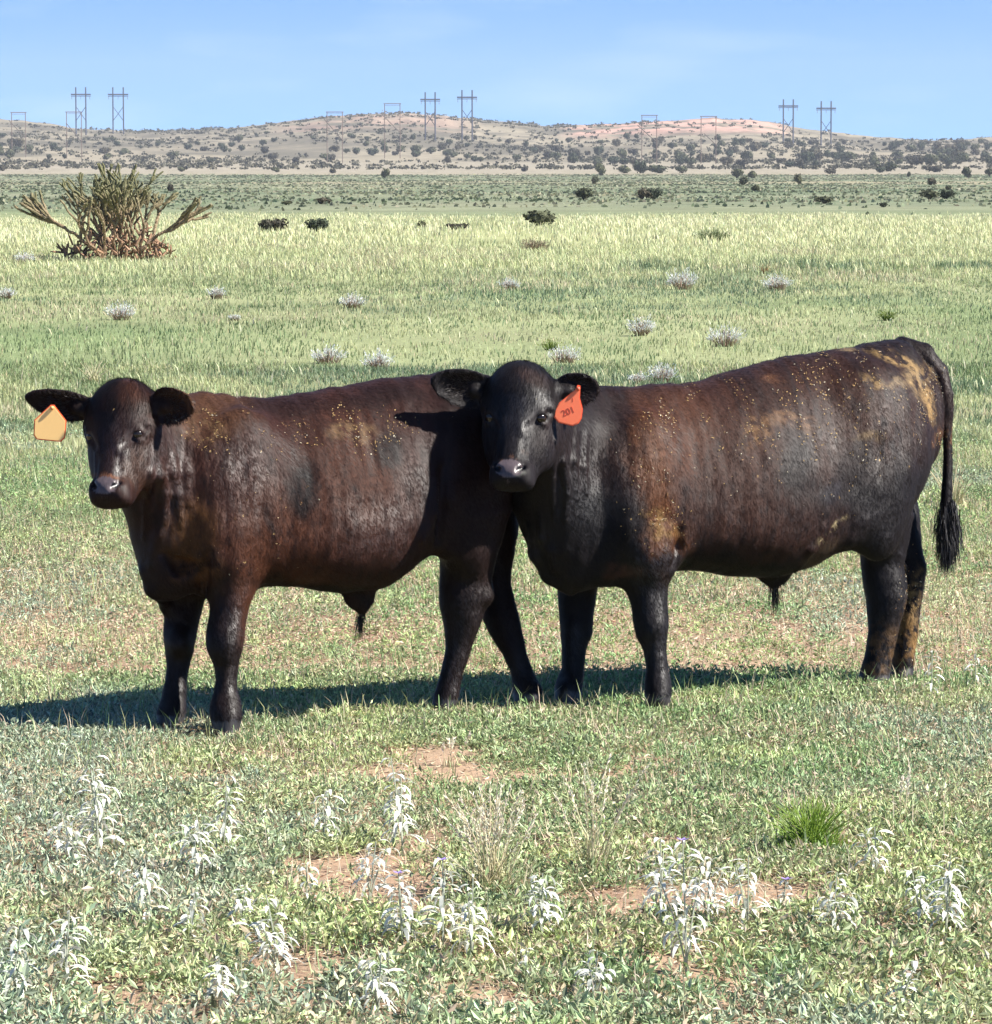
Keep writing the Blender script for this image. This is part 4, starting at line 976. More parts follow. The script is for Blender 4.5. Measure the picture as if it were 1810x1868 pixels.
def plain():
    n = 52000; P = scatter(n, 160, 1000, 12, .8); x, y = P.T; k = fbm(x / 30, y / 60, 81, 3) > rng.uniform(.25, .6, n); P = P[k]; n = len(P); x, y = P.T
    V, F = blade_geo(np.stack([x, y, terrain(x, y) - .03], 1), rng.uniform(0, 6.28, n), rng.uniform(.08, .26, n), rng.uniform(.12, .5, n) * np.interp(y, [160, 1000], [.6, 2.2]), rng.uniform(0, .5, n), rng.uniform(0, .6, n))
    c = mixc((.13, .155, .09), (.24, .24, .15), sstep(.35, .65, fbm(x / 12, y / 30, 82, 3)))
    tag(mesh_np('plain_tufts', V, F, M_grass, None, np.repeat(jit(c, n, .25), 5, 0)), 'scattered low tufts on the flat green plain', 'grass', None, 'stuff')
plain_ready = True

# ------------------------------------------------------------------ single plants
def place(px, py):
    g = ground_at(px, py); return g
def silver_plant(px, py, hpx, lean, label, flower=False, nleaf=None, wide=1.15):
    hpx = hpx * 1.28 + 8
    """silvery narrow-leaved weed: upright stem with long drooping pale leaves; py = foot"""
    g = place(px, py); sc_ = g[1] / FPX; h = hpx * sc_
    root = empty('silverleaf_weed', g); tag(root, label, 'plant', 'silvery leaved weeds in the foreground')
    mb = MB(); ns = rng.integers(1, 3) if hpx < 90 else rng.integers(2, 4); lf = []; st = MB()
    for s in range(ns):
        az = rng.uniform(0, 6.28); hh = h * (1 if s == 0 else rng.uniform(.6, .9)); t = np.linspace(0, 1, 7)
        off = np.stack([np.cos(az) * t ** 1.5 * .18 * h * (s > 0) + lean * t ** 1.4 * h, np.sin(az) * t ** 1.5 * .18 * h * (s > 0), t * hh], 1)
        st.tube(off, np.linspace(.0026, .0014, 7), (.36, .38, .30), 5)
        nl = nleaf or int(9 + hpx / 14)
        for i in range(nl):
            f = .22 + .78 * (i + rng.uniform(0, .8)) / nl; p = np.array([np.interp(f, t, off[:, k]) for k in range(3)])
            a = i * 2.4 + rng.normal(0, .4); L = rng.uniform(.035, .062) * (1.1 - .45 * f) * wide * min(1.35, max(.7, h / .13)); e0 = rng.uniform(.2, .9)
            # a leaf as a bent strip that arches over and droops
            u = np.linspace(0, 1, 5); ang = e0 - u * rng.uniform(1.1, 2.1); dx = np.cumsum(np.cos(ang)) * L / 5; dz = np.cumsum(np.sin(ang)) * L / 5
            ctr = p + np.stack([np.cos(a) * dx, np.sin(a) * dx, dz], 1); sd = np.array([-np.sin(a), np.cos(a), rng.normal(0, .3)])
            wv = np.array([.25, .85, 1, .75, .08]) * rng.uniform(.0032, .0055)
            Vv = np.concatenate([ctr - sd * wv[:, None], ctr + sd * wv[:, None]]); Fv = []
            for k in range(4): Fv += [(k, k + 1, k + 6), (k, k + 6, k + 5)]
            mb.add(Vv, Fv, np.array((.68, .69, .60)) * rng.uniform(.75, 1.2))
    st.build('stem', M_stem, root); mb.build('leaves', M_leaf, root)
    if flower:
        fl = MB(); c = np.array([lean * h, 0, h])
        for k in range(5):
            a = k * 1.257; D = np.array([math.cos(a), math.sin(a) * .6, .35]); S = np.array([-math.sin(a), math.cos(a), 0])
            fl.add(np.array([c, c + D * .008 - S * .005, c + D * .017, c + D * .008 + S * .005]), [(0, 1, 2), (0, 2, 3)], (.36, .26, .62))
        fl.build('flower', M_leaf, root)
    return root

def seed_stalk_clump(px, py, hpx, n, label, name='dry_grass_clump', cat='grass clump', cols=((.58, .52, .34), (.34, .34, .18)), spread=.5, head=True, wid=.0016):
    g = place(px, py); h = hpx * g[1] / FPX; root = empty(name, g); tag(root, label, cat)
    b = MB(); hd = MB()
    k = n * 4; az = rng.uniform(0, 6.28, k)
    P = np.stack([rng.normal(0, .02 * spread * 2, k), rng.normal(0, .02 * spread * 2, k), np.zeros(k)], 1)
    V, F = blade_geo(P, az, h * rng.uniform(.25, .65, k), np.full(k, wid * 2), rng.uniform(.05, .9 * spread + .2, k), rng.uniform(.1, .8, k)); c = np.where(rng.uniform(0, 1, (k, 1)) < .5, [cols[0]], [cols[1]])
    b.add(V, F, np.repeat(jit(c, k), 5, 0))
    for i in range(n):
        a = rng.uniform(0, 6.28); ln = h * rng.uniform(.65, 1.05); l = rng.uniform(.05, spread); t = np.linspace(0, 1, 6); p0 = np.array([rng.normal(0, .015), rng.normal(0, .015), 0])
        c0 = p0 + np.stack([np.cos(a) * t * l * ln * (.6 + .5 * t), np.sin(a) * t * l * ln * (.6 + .5 * t), t * ln * math.cos(l * .8)], 1)
        b.tube(c0, np.linspace(wid * .7, wid * .4, 6), np.array(cols[0]) * rng.uniform(.8, 1.15), 4, False)
        if head:
            m = 26; f = rng.uniform(.62, 1.0, m); pp = np.stack([np.interp(f, t, c0[:, q]) for q in range(3)], 1); d = (c0[-1] - c0[-2]); d /= np.linalg.norm(d)
            D = d + rng.normal(0, .33, (m, 3)); D /= np.linalg.norm(D, axis=1)[:, None]; S = np.cross(D, rng.normal(0, 1, (m, 3))); S /= np.linalg.norm(S, axis=1)[:, None]
            V, F = leaf_geo(pp, D, S, rng.uniform(.010, .019, m), np.full(m, .0045), .1); hd.add(V, F, np.repeat(jit(np.tile((.78, .73, .58), (m, 1)), m), 4, 0))
    b.build('blades', M_grass, root)
    if head: hd.build('seed_heads', M_grass, root)
    return root

def bush_fan(px, py, wpx, hpx, label, name, cat, group, tipc, basec, n=260, bl=.5):
    """little shrub of upright wiry stems with pale tips"""
    g = place(px, py); s_ = g[1] / FPX; wd, h = wpx * s_, hpx * s_; root = empty(name, g); tag(root, label, cat, group)
    a = rng.uniform(0, 6.28, n); q = np.sqrt(rng.uniform(0, 1, n)); P = np.stack([np.cos(a) * q * wd * .25, np.sin(a) * q * wd * .25, np.zeros(n)], 1)
    ln = h * rng.uniform(.6, 1.15, n) * (1 - .3 * q * q); lean = q * .75 + rng.normal(0, .12, n); az = a + rng.normal(0, .3, n)
    wv = np.full(n, max(.006, 1.5 * s_))
    m1, F1 = blade_geo(P, az, ln * .8, wv, lean, rng.uniform(-.3, .1, n)); b = MB(); cc = np.repeat(jit(np.tile(basec, (n, 1)), n, .3), 5, 0); b.add(m1, F1, cc); b.build('stems', M_stem, root)
    # pale leafy tips
    k = n * 3; i = rng.integers(0, n, k); f = rng.uniform(.5, 1.05, k); hdir = np.stack([np.cos(az[i]) * np.sin(lean[i]), np.sin(az[i]) * np.sin(lean[i]), np.cos(lean[i])], 1)
    pp = P[i] + hdir * (ln[i] * f * .85)[:, None]; D = hdir + rng.normal(0, .35, (k, 3)); D /= np.linalg.norm(D, axis=1)[:, None]; S = np.cross(D, rng.normal(0, 1, (k, 3))); S /= np.linalg.norm(S, axis=1)[:, None]
    V, F = leaf_geo(pp, D, S, rng.uniform(.5, 1.1, k) * h * .16, np.full(k, max(.008, 1.4 * s_)), .1); b2 = MB(); b2.add(V, F, np.repeat(jit(np.tile(tipc, (k, 1)), k, .25), 4, 0)); b2.build('tips', M_leaf, root)
    return root

forbs(); sward(); plain()
FG = [  # px, foot py, height px, lean, flower, label
 (180, 1570, 140, -.05, 0, 'tall cluster of silvery weed at far left, highest of the left group'),
 (135, 1590, 80, -.2, 0, 'silvery weed leaning left beside the tall left cluster'),
 (408, 1560, 110, .05, 0, 'upright silvery weed left of centre standing over bare soil'),
 (372, 1610, 90, -.1, 0, 'silvery weed with drooping leaves just below the upright left-centre one'),
 (278, 1700, 100, -.1, 0, 'forked silvery weed in the lower left'),
 (120, 1820, 120, .05, 0, 'straight slender silvery weed near the bottom left corner'),
 (345, 1740, 85, .1, 0, 'thin single-stemmed silvery weed with small leaf pair in the lower left'),
 (510, 1790, 120, -.15, 0, 'silvery weed with wing-like leaf pair, lower left of centre'),
 (590, 1550, 80, .1, 0, 'silvery weed with spreading leaves left of the dry grass clump'),
 (560, 1660, 60, 0, 0, 'small silvery weed between the forked weed and the grass clump'),
 (440, 1700, 60, .1, 0, 'small silvery weed with bunched drooping leaves'),
 (400, 1850, 75, 0, 0, 'arching silvery weed touching the bottom edge at left'),
 (20, 1840, 110, .15, 0, 'silvery weed cut by the left edge of the view'),
 (735, 1560, 135, -.12, 0, 'tall ragged silvery weed in front of the left bull, centre left'),
 (735, 1740, 110, -.05, 1, 'silvery weed with purple bloom in the lower centre'),
 (808, 1740, 130, 0, 1, 'large many-leaved silvery weed with purple bloom, lower centre'),
 (860, 1760, 120, .02, 0, 'silvery weed with broad hanging leaves right of the purple blooms'),
 (675, 1650, 85, .1, 0, 'hooked silvery weed left of the central clump'),
 (690, 1860, 100, .05, 0, 'large-leaved silvery weed at the bottom edge, left of centre'),
 (990, 1720, 95, 0, 0, 'bushy silvery weed right of the lower centre'),
 (960, 1800, 50, 0, 0, 'low silvery weed with outstretched leaves near the bottom centre'),
 (1085, 1830, 70, .05, 0, 'v-shaped silvery weed near the bottom, right of centre'),
 (1252, 1780, 190, -.03, 1, 'tallest silvery weed on the right with pale purple bloom on top'),
 (1205, 1700, 130, 0, 0, 'silvery weed just left of the tallest right one'),
 (1290, 1690, 90, .05, 0, 'silvery weed just right of the tallest right one'),
 (1365, 1700, 105, 0, 0, 'dense silvery weed beneath the bright green tuft'),
 (1428, 1670, 45, .1, 1, 'small weed with a clear purple flower on the right'),
 (1520, 1720, 95, .05, 0, 'silvery weed with folded leaves on the right'),
 (1600, 1610, 75, -.05, 0, 'silvery weed standing behind and right of the bright green tuft'),
 (1725, 1720, 120, .05, 0, 'large arching silvery weed near the right edge'),
 (1680, 1700, 80, -.15, 0, 'silvery weed leaning left near the right edge'),
 (1640, 1860, 80, .3, 0, 'silvery weed sprawling at the bottom right'),
 (1700, 1275, 60, 0, 0, 'pale silvery weed behind the hind hooves of the right bull'),
 (1780, 1262, 55, 0, 0, 'pale silvery weed at right edge level with the hind hooves')]
for px, py, hp, le, fl, lab in FG: silver_plant(px, py, hp, le, lab, bool(fl))
seed_stalk_clump(900, 1640, 205, 34, 'large clump of dry seeding grass in the centre foreground', spread=.85, wid=.0024)
seed_stalk_clump(1085, 1600, 220, 12, 'slim leaning dry grass stalks right of the central clump', spread=.5, wid=.0022)
seed_stalk_clump(1655, 1510, 110, 3, 'pair of thin dry stalks on the right above the silvery weeds', spread=.2)
seed_stalk_clump(820, 1400, 60, 4, 'small pale dry tuft just below the bulls in the centre', spread=.4)
seed_stalk_clump(1740, 930, 90, 26, 'pale dry grass tuft right of the tail of the right bull', spread=.6, head=False, wid=.004)
seed_stalk_clump(170, 700, 45, 22, 'dry bent grass tuft behind the head of the left bull', spread=.9, head=False, wid=.004)
seed_stalk_clump(190, 945, 60, 18, 'tangled tan dry stems under the muzzle of the left bull', spread=1.0, head=False, wid=.003)
seed_stalk_clump(1480, 1556, 102, 170, 'bright green feathery tuft on the right foreground', 'green_tuft', 'plant', ((.22, .33, .05), (.16, .26, .045)), .95, False, .0020)
G2 = 'pale shrublets dotted over the meadow'
MS = [(220, 584, 58, 38, 'pale grey shrublet in the meadow above the head of the left bull'), (643, 562, 55, 30, 'pale grey shrublet alone in the meadow left of centre'), (1245, 528, 54, 42, 'purplish grey shrublet, highest of those on the right'),
 (1418, 530, 55, 34, 'pale shrublet right of the purplish one'), (930, 528, 45, 24, 'faint pale shrublet in the middle of the meadow'), (1170, 612, 44, 40, 'small upright shrublet above the back of the right bull'),
 (1325, 632, 80, 44, 'widest pale shrublet, above the loin of the right bull'), (598, 664, 80, 40, 'wide pale shrublet with brown base above the back of the left bull'), (690, 675, 60, 42, 'loose pale shrublet right of the wide brown-based one'),
 (1030, 662, 75, 36, 'pale ragged shrublet above the ear of the right bull'), (1210, 698, 50, 40, 'pale shrublet peeking over the withers of the right bull'), (1165, 700, 40, 24, 'low whitish shrublet touching the neckline of the right bull'),
 (45, 482, 40, 26, 'faint grey shrublet at left edge near the cholla'), (12, 545, 34, 24, 'brownish shrublet cut by the left edge'), (395, 545, 34, 26, 'faint brown shrublet above the neck of the left bull'), (428, 585, 26, 14, 'tiny whitish shrublet right of the grey one at left')]
for px, py, wd, hp, lab in MS:
    if py < 560: pass
    bush_fan(px, py, wd, hp, lab, 'shrublet', 'shrub', G2, (.66, .68, .64), (.28, .21, .16), 140)
bush_fan(975, 462, 70, 32, 'dry brown weed patch on the pale grass rise', 'dry_weed', 'shrub', None, (.26, .22, .14), (.18, .13, .08), 200)
bush_fan(1300, 440, 90, 28, 'dull green weed patch in the pale grass on the right', 'green_weed', 'shrub', None, (.15, .19, .08), (.13, .15, .07), 160)
bush_fan(1620, 585, 34, 26, 'small yellow-green leafy weed in the right meadow', 'green_weed', 'shrub', None, (.2, .25, .05), (.12, .17, .04), 90)
bush_fan(1005, 640, 40, 26, 'yellow-green leafy weed above the poll of the right bull', 'green_weed', 'shrub', None, (.2, .25, .05), (.12, .17, .04), 90)
bush_fan(1395, 500, 22, 18, 'small orange-brown weed left above the pale right shrublet', 'dry_weed', 'shrub', None, (.35, .2, .08), (.2, .13, .06), 60)

# ------------------------------------------------------------------ tree cholla
def cholla():
    g = place(216, 478); s_ = g[1] / FPX; root = empty('tree_cholla', g)
    tag(root, 'large branching cholla cactus with brown stems and green tips at upper left', 'cactus')
    r0 = np.random.default_rng(3); wood = MB(); grn = MB(); dead = MB()
    def seg(p, d, L, r, depth):
        d = d / np.linalg.norm(d); n = 5; t = np.linspace(0, 1, n)
        side = r0.normal(0, .12, 3) * L; P = p + d * (t * L)[:, None] + side * (t * (1 - t))[:, None] * 2
        rr = r * (1 + .12 * np.sin(t * 9)) * np.array([.85, 1, 1.05, 1, .75])
        f = np.clip((P[:, 2] / (180 * s_) - .30) / .45 + r0.normal(0, .1), 0, 1)
        c = mixc((.25, .175, .115), (.15, .145, .075), f)
        (grn if f.mean() > .45 else wood).tube(P, rr, c * r0.uniform(.8, 1.2), 7)
        k = 14; u = r0.uniform(0, 1, k); q = p + d * (u * L)[:, None]; D = r0.normal(0, 1, (k, 3)); D -= d * (D @ d)[:, None]; D /= np.linalg.norm(D, axis=1)[:, None]; D = D + d * .4
        S = np.cross(D, d); V, F = leaf_geo(q + D * r * .8, D, S, np.full(k, r * .9), np.full(k, r * .5)); (grn if f.mean() > .45 else wood).add(V, F, np.repeat(np.tile(c.mean(0) * 1.25, (k, 1)), 4, 0))
        return P[-1]
    def grow(p, d, depth, r, H_):
        L = r0.uniform(.13, .25) * (.8 if depth > 3 else 1); e = seg(p, d, L, r, depth)
        if depth > 10 or e[2] > H_: return
        k = 1 if depth < 1 else int(r0.choice([1, 2, 2, 3], p=[.58, .24, .16, .02]))
        if depth > 4: k = min(k, 2)
        for i in range(k):
            nd = d + r0.normal(0, .46, 3); nd[2] = abs(nd[2]) * .8 + .5; grow(e, nd, depth + 1, max(.019, r * .95), H_)
    for i in range(15):
        a = r0.uniform(0, 6.28); q = r0.uniform(.05, 1); ox = math.cos(a) * q * .8; oy = math.sin(a) * q * .6
        H_ = (190 - 40 * abs(ox)) * s_ * r0.uniform(.5, 1.0)
        grow(np.array([ox * .75, oy, -.03]), np.array([ox * .75 + r0.normal(0, .2), oy * .8, 1.1 - .3 * q]), 0, r0.uniform(.024, .031), H_)
    # low arms reaching out sideways
    for sx in (-1, 1, 1): grow(np.array([sx * .45, r0.normal(0, .3), .25]), np.array([sx * (.95 if sx > 0 else .8), 0, .62]), 1, .038, 1.3)
    # dead brown joints heaped at the foot
    for i in range(240):
        a = r0.uniform(0, 6.28); q = math.sqrt(r0.uniform(0, 1)); p = np.array([math.cos(a) * q * 1.15, math.sin(a) * q * .7, r0.uniform(0, 1.0) * (1 - .75 * q)]); d = r0.normal(0, 1, 3); d[2] = abs(d[2]) * 1.3; d /= np.linalg.norm(d)
        dead.tube(p + d * np.linspace(0, r0.uniform(.12, .3), 4)[:, None], r0.uniform(.014, .03) * np.array([.8, 1, 1, .5]), np.array((.29, .175, .11)) * r0.uniform(.5, 1.35), 5)
    wood.build('stems', M_cholla, root); grn.build('joints', M_cholla, root); dead.build('dead_joints', M_cholla, root)
cholla()

# ------------------------------------------------------------------ far bushes
def crown_mesh(seed, nb=5, nl=520, col=(.06, .065, .038)):
    r0 = np.random.default_rng(seed); P = []; c = []
    cs = [(r0.normal(0, .24), r0.normal(0, .24), r0.uniform(.35, .62), r0.uniform(.24, .38)) for _ in range(nb)] + [(0, 0, .42, .40)]
    V = []; F = []; C = []
    for k in range(nl):
        cx, cy, cz, rr = cs[r0.integers(len(cs))]; d = r0.normal(0, 1, 3); d /= np.linalg.norm(d); q = rr * r0.uniform(.55, 1.08)
        p = np.array([cx, cy, cz]) + d * q * np.array([1.15, 1.15, .95]); p[2] = max(p[2], .03)
        t1 = np.cross(d, r0.normal(0, 1, 3)); t1 /= np.linalg.norm(t1); t2 = np.cross(d, t1) + d * r0.normal(0, .6); z = r0.uniform(.045, .10)
        b = len(V); V += [p - t1 * z, p + t2 * z, p + t1 * z, p - t2 * z]; F += [(b, b + 1, b + 2), (b, b + 2, b + 3)]; sh = r0.uniform(.6, 1.5); C += [np.array(col) * sh] * 4
    return np.array(V), np.array(F), np.array(C)
def core_mesh(seed, col):
    """inner twigs that close the crown"""
    r0 = np.random.default_rng(seed); mb = MB()
    for k in range(9):
        a = r0.uniform(0, 6.28); e = np.array([math.cos(a) * .35, math.sin(a) * .35, r0.uniform(.4, .8)]); mb.tube(np.array([e * 0, e * .5 + r0.normal(0, .03, 3), e]), np.array([.045, .03, .012]), col, 5)
    return mb
BV = []
for k, col in enumerate([(.055, .062, .036), (.07, .075, .042), (.085, .075, .05), (.06, .055, .04), (.09, .095, .05), (.05, .06, .038)]):
    V, F, C = crown_mesh(100 + k, 4 + k % 3, 520, col); BV.append((V, F, C, core_mesh(200 + k, (.10, .075, .05))))
BM = {}
def bush(px, py, wpx, hpx, label, group, kind=None):
    g = place(px, py); s_ = g[1] / FPX; k = kind if kind is not None else int(rng.integers(0, 6))
    root = empty('juniper_bush' if g[1] > 250 else 'desert_bush', g - np.array([0, 0, .08 * hpx * s_]), rng.uniform(0, 6.28)); tag(root, label, 'bush', group)
    if k not in BM:
        V, F, C, core = BV[k]; a = mesh_np('crown', V, F, M_bush, None, C); b = core.build('trunk', M_stem); BM[k] = (a.data, b.data); bpy.data.objects.remove(a); bpy.data.objects.remove(b)
    for nme, me in zip(('crown', 'trunk'), BM[k]):
        o = bpy.data.objects.new(nme, me); COL.objects.link(o); o.parent = root
    root.scale = (wpx * s_ / 1.15, wpx * s_ / 1.15, hpx * s_ / 0.80)
G3 = 'dark bushes scattered over the plain and hillside'
# px, foot py, width px, height px, what singles it out
BIG = [(702, 324, 18, 15, 'round dark bush standing alone on the tan flat left of centre'), (586, 372, 26, 10, 'low dark bush on the green flat left of centre'), (956, 313, 14, 9, 'small dark bush alone on the tan flat near centre'),
 (1097, 320, 20, 20, 'plump dark bush at the left end of the right-hand bush line'), (1085, 336, 13, 13, 'small round bush just below the plump one'), (1066, 366, 26, 20, 'two-lobed dark bush on the green flat right of centre'),
 (606, 316, 14, 8, 'small low bush on the tan flat above the low dark one'), (505, 314, 15, 8, 'small dark bush on the tan flat left of centre'), (580, 423, 42, 18, 'dark low bush at the edge of the pale grass left of centre'),
 (989, 414, 56, 22, 'widest dark bush at the edge of the pale grass near centre'), (772, 417, 16, 11, 'tiny dark bush between the two wide grass-edge bushes'), (833, 419, 32, 10, 'flat dark bush left of the widest grass-edge bush'),
 (500, 423, 42, 20, 'scraggly green bush at the grass edge right of the cholla'), (522, 374, 18, 7, 'faint low bush on the green flat left of centre'),
 (1140, 316, 26, 13, 'left bush of the close row on the tan flat'), (1168, 316, 22, 20, 'tallest bush of the close row on the tan flat'), (1204, 316, 36, 13, 'wide bush of the close row on the tan flat'), (1245, 316, 22, 11, 'right end bush of the close row on the tan flat'),
 (1345, 325, 21, 15, 'left bush of the cluster right of the close row'), (1373, 325, 20, 12, 'right bush of the cluster right of the close row'), (1355, 338, 16, 14, 'bush just below the right-hand cluster'), (1378, 350, 18, 12, 'lowest bush under the right-hand cluster'),
 (1458, 336, 14, 17, 'upright oval bush on the green flat on the right'), (1171, 364, 24, 17, 'left half of the wide bush pair on the green flat'), (1192, 364, 24, 19, 'right half of the wide bush pair on the green flat'), (1504, 372, 26, 12, 'low dark bush on the green flat at right'),
 (1514, 317, 17, 10, 'small bush on the tan flat below the right pylons'), (1698, 338, 16, 12, 'small bush left of the far right pair on the flat'), (1696, 364, 28, 15, 'left of the two dark bushes low at far right'), (1728, 363, 24, 15, 'right of the two dark bushes low at far right'),
 (1730, 347, 12, 8, 'tiny bush above the dark pair at far right'), (1767, 324, 18, 17, 'round dark bush near the right edge of the tan flat'), (1805, 321, 14, 12, 'dark bush cut by the right edge'), (1620, 313, 27, 15, 'broad bush on the tan flat right of the pylons'),
 (1606, 315, 17, 10, 'small bush touching the broad one right of the pylons'), (1706, 314, 26, 12, 'flat bush on the upper tan strip at far right'), (1612, 378, 15, 8, 'faint brown bush on the green flat at right'), (1658, 323, 9, 9, 'tiny pale bush between the flat one and the pylons'),
 (1488, 293, 24, 18, 'large bush on the slope between the two right pylons'), (1547, 295, 25, 16, 'large bush on the slope right of the last pylon'), (1698, 302, 25, 17, 'large bush high on the slope at far right'), (1441, 305, 18, 9, 'low bush at the slope foot left of the right pylons'),
 (1425, 298, 13, 10, 'small bush left of the right pylons'), (1378, 276, 22, 15, 'bush high on the slope under the red outcrop'), (1351, 304, 22, 14, 'bush at the slope foot under the red outcrop'), (1261, 285, 11, 8, 'small bush below the red outcrop'),
 (1753, 270, 20, 11, 'dark green bush on the skyline at far right'), (1639, 294, 13, 9, 'small round bush on the far right slope'), (1794, 290, 10, 12, 'narrow bush near the right edge on the slope'),
 (195, 290, 19, 9, 'low dark bush above the cholla'), (5, 312, 14, 9, 'reddish brown bush cut by the left edge'), (33, 272, 24, 18, 'dark bush on the left slope beside the leftmost power pole'), (98, 275, 15, 13, 'bush on the left slope left of the first pylon'),
 (383, 297, 15, 7, 'low bush right of the cholla top'), (482, 280, 18, 13, 'larger bush on the slope left of centre'), (331, 313, 15, 8, 'bush behind the right tips of the cholla'), (436, 260, 14, 12, 'bush on the upper slope left of centre'), (17, 288, 22, 14, 'dark bush low on the slope at the left edge'),
 (310, 350, 14, 14, 'brown bush seen between the right cholla arms')]
for px, py, wd, hp, lab in BIG: bush(px, py, wd, hp * (1.35 if py > 405 else 1.15), lab, G3)
r1 = np.random.default_rng(12); cnt = 0
AREA = [('on the left hillside', 0, 470, 244, 292), ('on the slope between the left guyed poles', 470, 760, 236, 300), ('on the middle hillside', 760, 1040, 250, 300), ('on the slope under the red outcrop', 1040, 1440, 252, 304), ('on the thickly dotted right slope', 1440, 1810, 262, 306)]
NUM = [38, 40, 34, 52, 62]
for (nm, x0, x1, y0, y1), num in zip(AREA, NUM):
    for i in range(num):
        px = r1.uniform(x0, x1); py = y0 + (y1 - y0) * r1.uniform(0, 1); sz = (5 + 9 * (py - 240) / 65) * r1.uniform(.7, 1.35) * (1.2 if x0 >= 1040 else 1)
        bush(px, py, sz * r1.uniform(.9, 1.35), sz * r1.uniform(.8, 1.15), 'one of the small dark bushes dotted ' + nm, 'small dark bushes ' + nm)

# ------------------------------------------------------------------ power line structures
GREYB = (.05, .055, .08); BRN = (.15, .11, .09)
def box_pole(mb, a, b, th, c):
    a = np.asarray(a, float); b = np.asarray(b, float); mb.tube(np.array([a, b]), th / 2, c, 4)
def h_frame(xl, xr, ytop, ybar, ybase, label):
    g = ground_at((xl + xr) / 2, ybase); s_ = g[1] / FPX; root = empty('power_pylon', g); tag(root, label, 'pylon', 'twin-pole power pylons on the skyline')
    hw = (xr - xl) / 2 * s_; H_ = (ybase - ytop) * s_; hb = (ybase - ybar) * s_; th = 2.5 * s_
    for q in (-1, 1):
        m = MB(); box_pole(m, (q * hw, 0, -1), (q * hw, 0, H_), th, GREYB); m.build('pole', M_pole, root)
    m = MB(); box_pole(m, (-hw - 9 * s_, 0, hb), (hw + 9 * s_, 0, hb), th * 1.0, GREYB); box_pole(m, (-hw - 9 * s_, .6, hb - 3 * s_), (hw + 9 * s_, .6, hb - 3 * s_), th * .5, GREYB); m.build('crossarm', M_pole, root)
    for q in (-1, 1):
        m = MB(); box_pole(m, (-q * hw, q * .5, hb - 22 * s_), (q * hw, q * .5, hb - 48 * s_), th * .45, GREYB); m.build('brace', M_pole, root)
    for q in (-1.8, 0, 1.8):
        m = MB(); box_pole(m, (q * hw, 0, hb - 3.2 * s_), (q * hw, 0, hb - 9 * s_), th * .4, (.2, .2, .22)); m.build('insulator', M_pole, root)
for a in [(139, 157, 160, 173, 246, 'leftmost twin-pole pylon on the left skyline'), (206.5, 225.5, 160, 173, 245, 'second twin-pole pylon from the left'),
          (776, 794, 169, 182, 256, 'left pylon of the middle pair on the central hill'), (843, 861.5, 165, 178, 258, 'right pylon of the middle pair on the central hill'),
          (1429, 1447, 182, 194, 262, 'left pylon of the right-hand pair'), (1498, 1516, 185, 198, 266, 'right pylon of the right-hand pair')]: h_frame(*a)
def portal(xl, xr, ybar, ybase, d0, d1, label):
    g = ground_at((xl + xr) / 2, ybase); s_ = g[1] / FPX; root = empty('power_portal', g); tag(root, label, 'power poles', 'square-topped power pole portals in front of the hills')
    cx = (xl + xr) / 2; hw = (xr - xl) / 2 * s_; hb = (ybase - ybar) * s_; th = 1.45 * s_; X = lambda p: (p - cx) * s_; Z = lambda p: (ybase - p) * s_
    for q in (-1, 1):
        m = MB(); box_pole(m, (q * hw, 0, -1), (q * hw, 0, hb), th, BRN); m.build('pole', M_pole, root)
    m = MB(); box_pole(m, (-hw - 2 * s_, 0, hb), (hw + 2 * s_, 0, hb), th, BRN); box_pole(m, (-hw, .5, hb - 3 * s_), (hw, .5, hb - 3 * s_), th * .4, BRN); m.build('crossarm', M_pole, root)
    m = MB(); box_pole(m, (X(d0[0]), -1.5, Z(d0[1])), (X(d1[0]), -.2, Z(d1[1])), th * 1.0, (.10, .08, .07)); m.build('brace', M_pole, root)
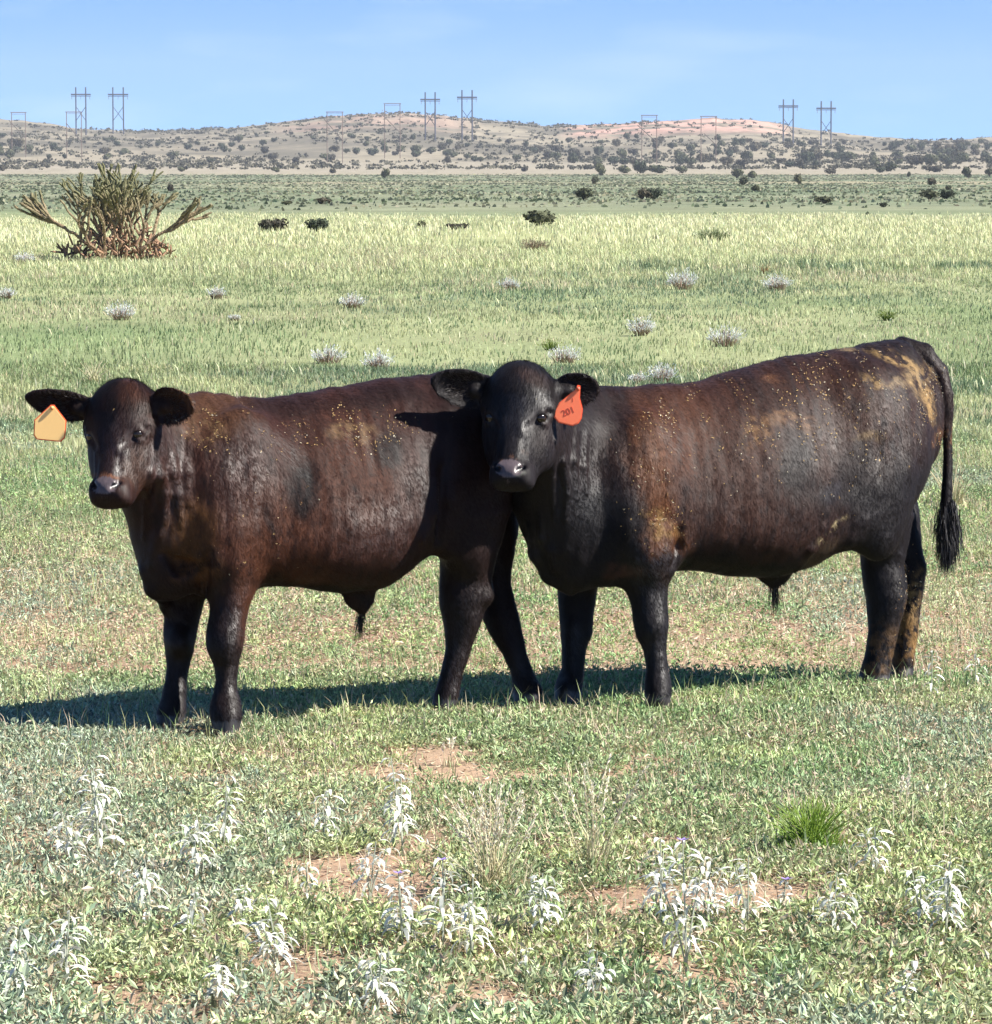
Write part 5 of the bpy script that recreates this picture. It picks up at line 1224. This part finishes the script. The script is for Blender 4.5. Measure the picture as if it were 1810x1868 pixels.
for a in [(22, 47, 206, 287, (18, 220), (46, 252), 'square-topped pole portal at the far left edge'), (122, 149, 205, 290, (122, 225), (149, 258), 'faint square-topped portal behind the leftmost pylon'),
          (597, 625, 205, 297, (592, 218), (625, 256), 'square-topped portal left of centre, partly against the hill'), (702, 730, 190, 289, (695, 207), (729, 241), 'tallest square-topped portal left of the middle pylons'),
          (1171, 1198, 211, 299, (1163, 229), (1196, 258), 'square-topped portal in front of the red outcrop, left one'), (1279, 1306, 213, 299, (1284, 244), (1309, 267), 'square-topped portal in front of the red outcrop, right one')]: portal(*a)

def scrub():
    """the sea of tiny scrub that stipples the hills"""
    n = 9000; az = r1.uniform(-.16, .16, n); rr = r1.uniform(1180, 2330, n); x = rr * np.sin(az); y = rr * np.cos(az); px_ = 905 + FPX * x / y; k = (fbm(x / 55, y / 80, 91, 3) > r1.uniform(.3, .6, n)) & ~((px_ > 1050) & (px_ < 1430) & (rr > 1950) & (r1.uniform(0, 1, n) < .5)); x, y = x[k], y[k]; n = len(x)
    z = terrain(x, y); m = 9; i = np.repeat(np.arange(n), m); N = len(i); sz = r1.uniform(.5, 1.5, n)[i]
    c0 = np.stack([x[i], y[i], z[i]], 1) + r1.normal(0, 1, (N, 3)) * np.array([.5, .5, .25]) * sz[:, None]; c0[:, 2] = np.maximum(c0[:, 2], z[i]) + .35 * sz
    D = r1.normal(0, 1, (N, 3)); D /= np.linalg.norm(D, axis=1)[:, None]; S = np.cross(D, r1.normal(0, 1, (N, 3))); S /= np.linalg.norm(S, axis=1)[:, None]
    V, F = leaf_geo(c0 - D * sz[:, None] * .4, D, S, sz * .9, sz * .7, .1); c = mixc((.055, .055, .038), (.12, .11, .075), r1.uniform(0, 1, n))[i]
    tag(mesh_np('distant_scrub', V, F, M_bush, None, np.repeat(c, 4, 0)), 'tiny scrub stippling the far hillsides', 'scrub', None, 'stuff')
scrub()

# ------------------------------------------------------------------ haze
def haze():
    m = bpy.data.materials.new('haze'); m.use_nodes = True; n = m.node_tree; n.nodes.clear()
    o = n.nodes.new('ShaderNodeOutputMaterial'); v = n.nodes.new('ShaderNodeVolumePrincipled'); n.links.new(v.outputs[0], o.inputs['Volume'])
    v.inputs['Color'].default_value = (.80, .86, .95, 1); v.inputs['Density'].default_value = .00010
    b = MB(); b.box(np.array([0, 1400, 74.0]), np.array([3200, 4200, 78.0]), (1, 1, 1))
    o = b.build('haze', m); tag(o, 'thin pale air haze over the far hills', 'haze', None, 'stuff')
haze()
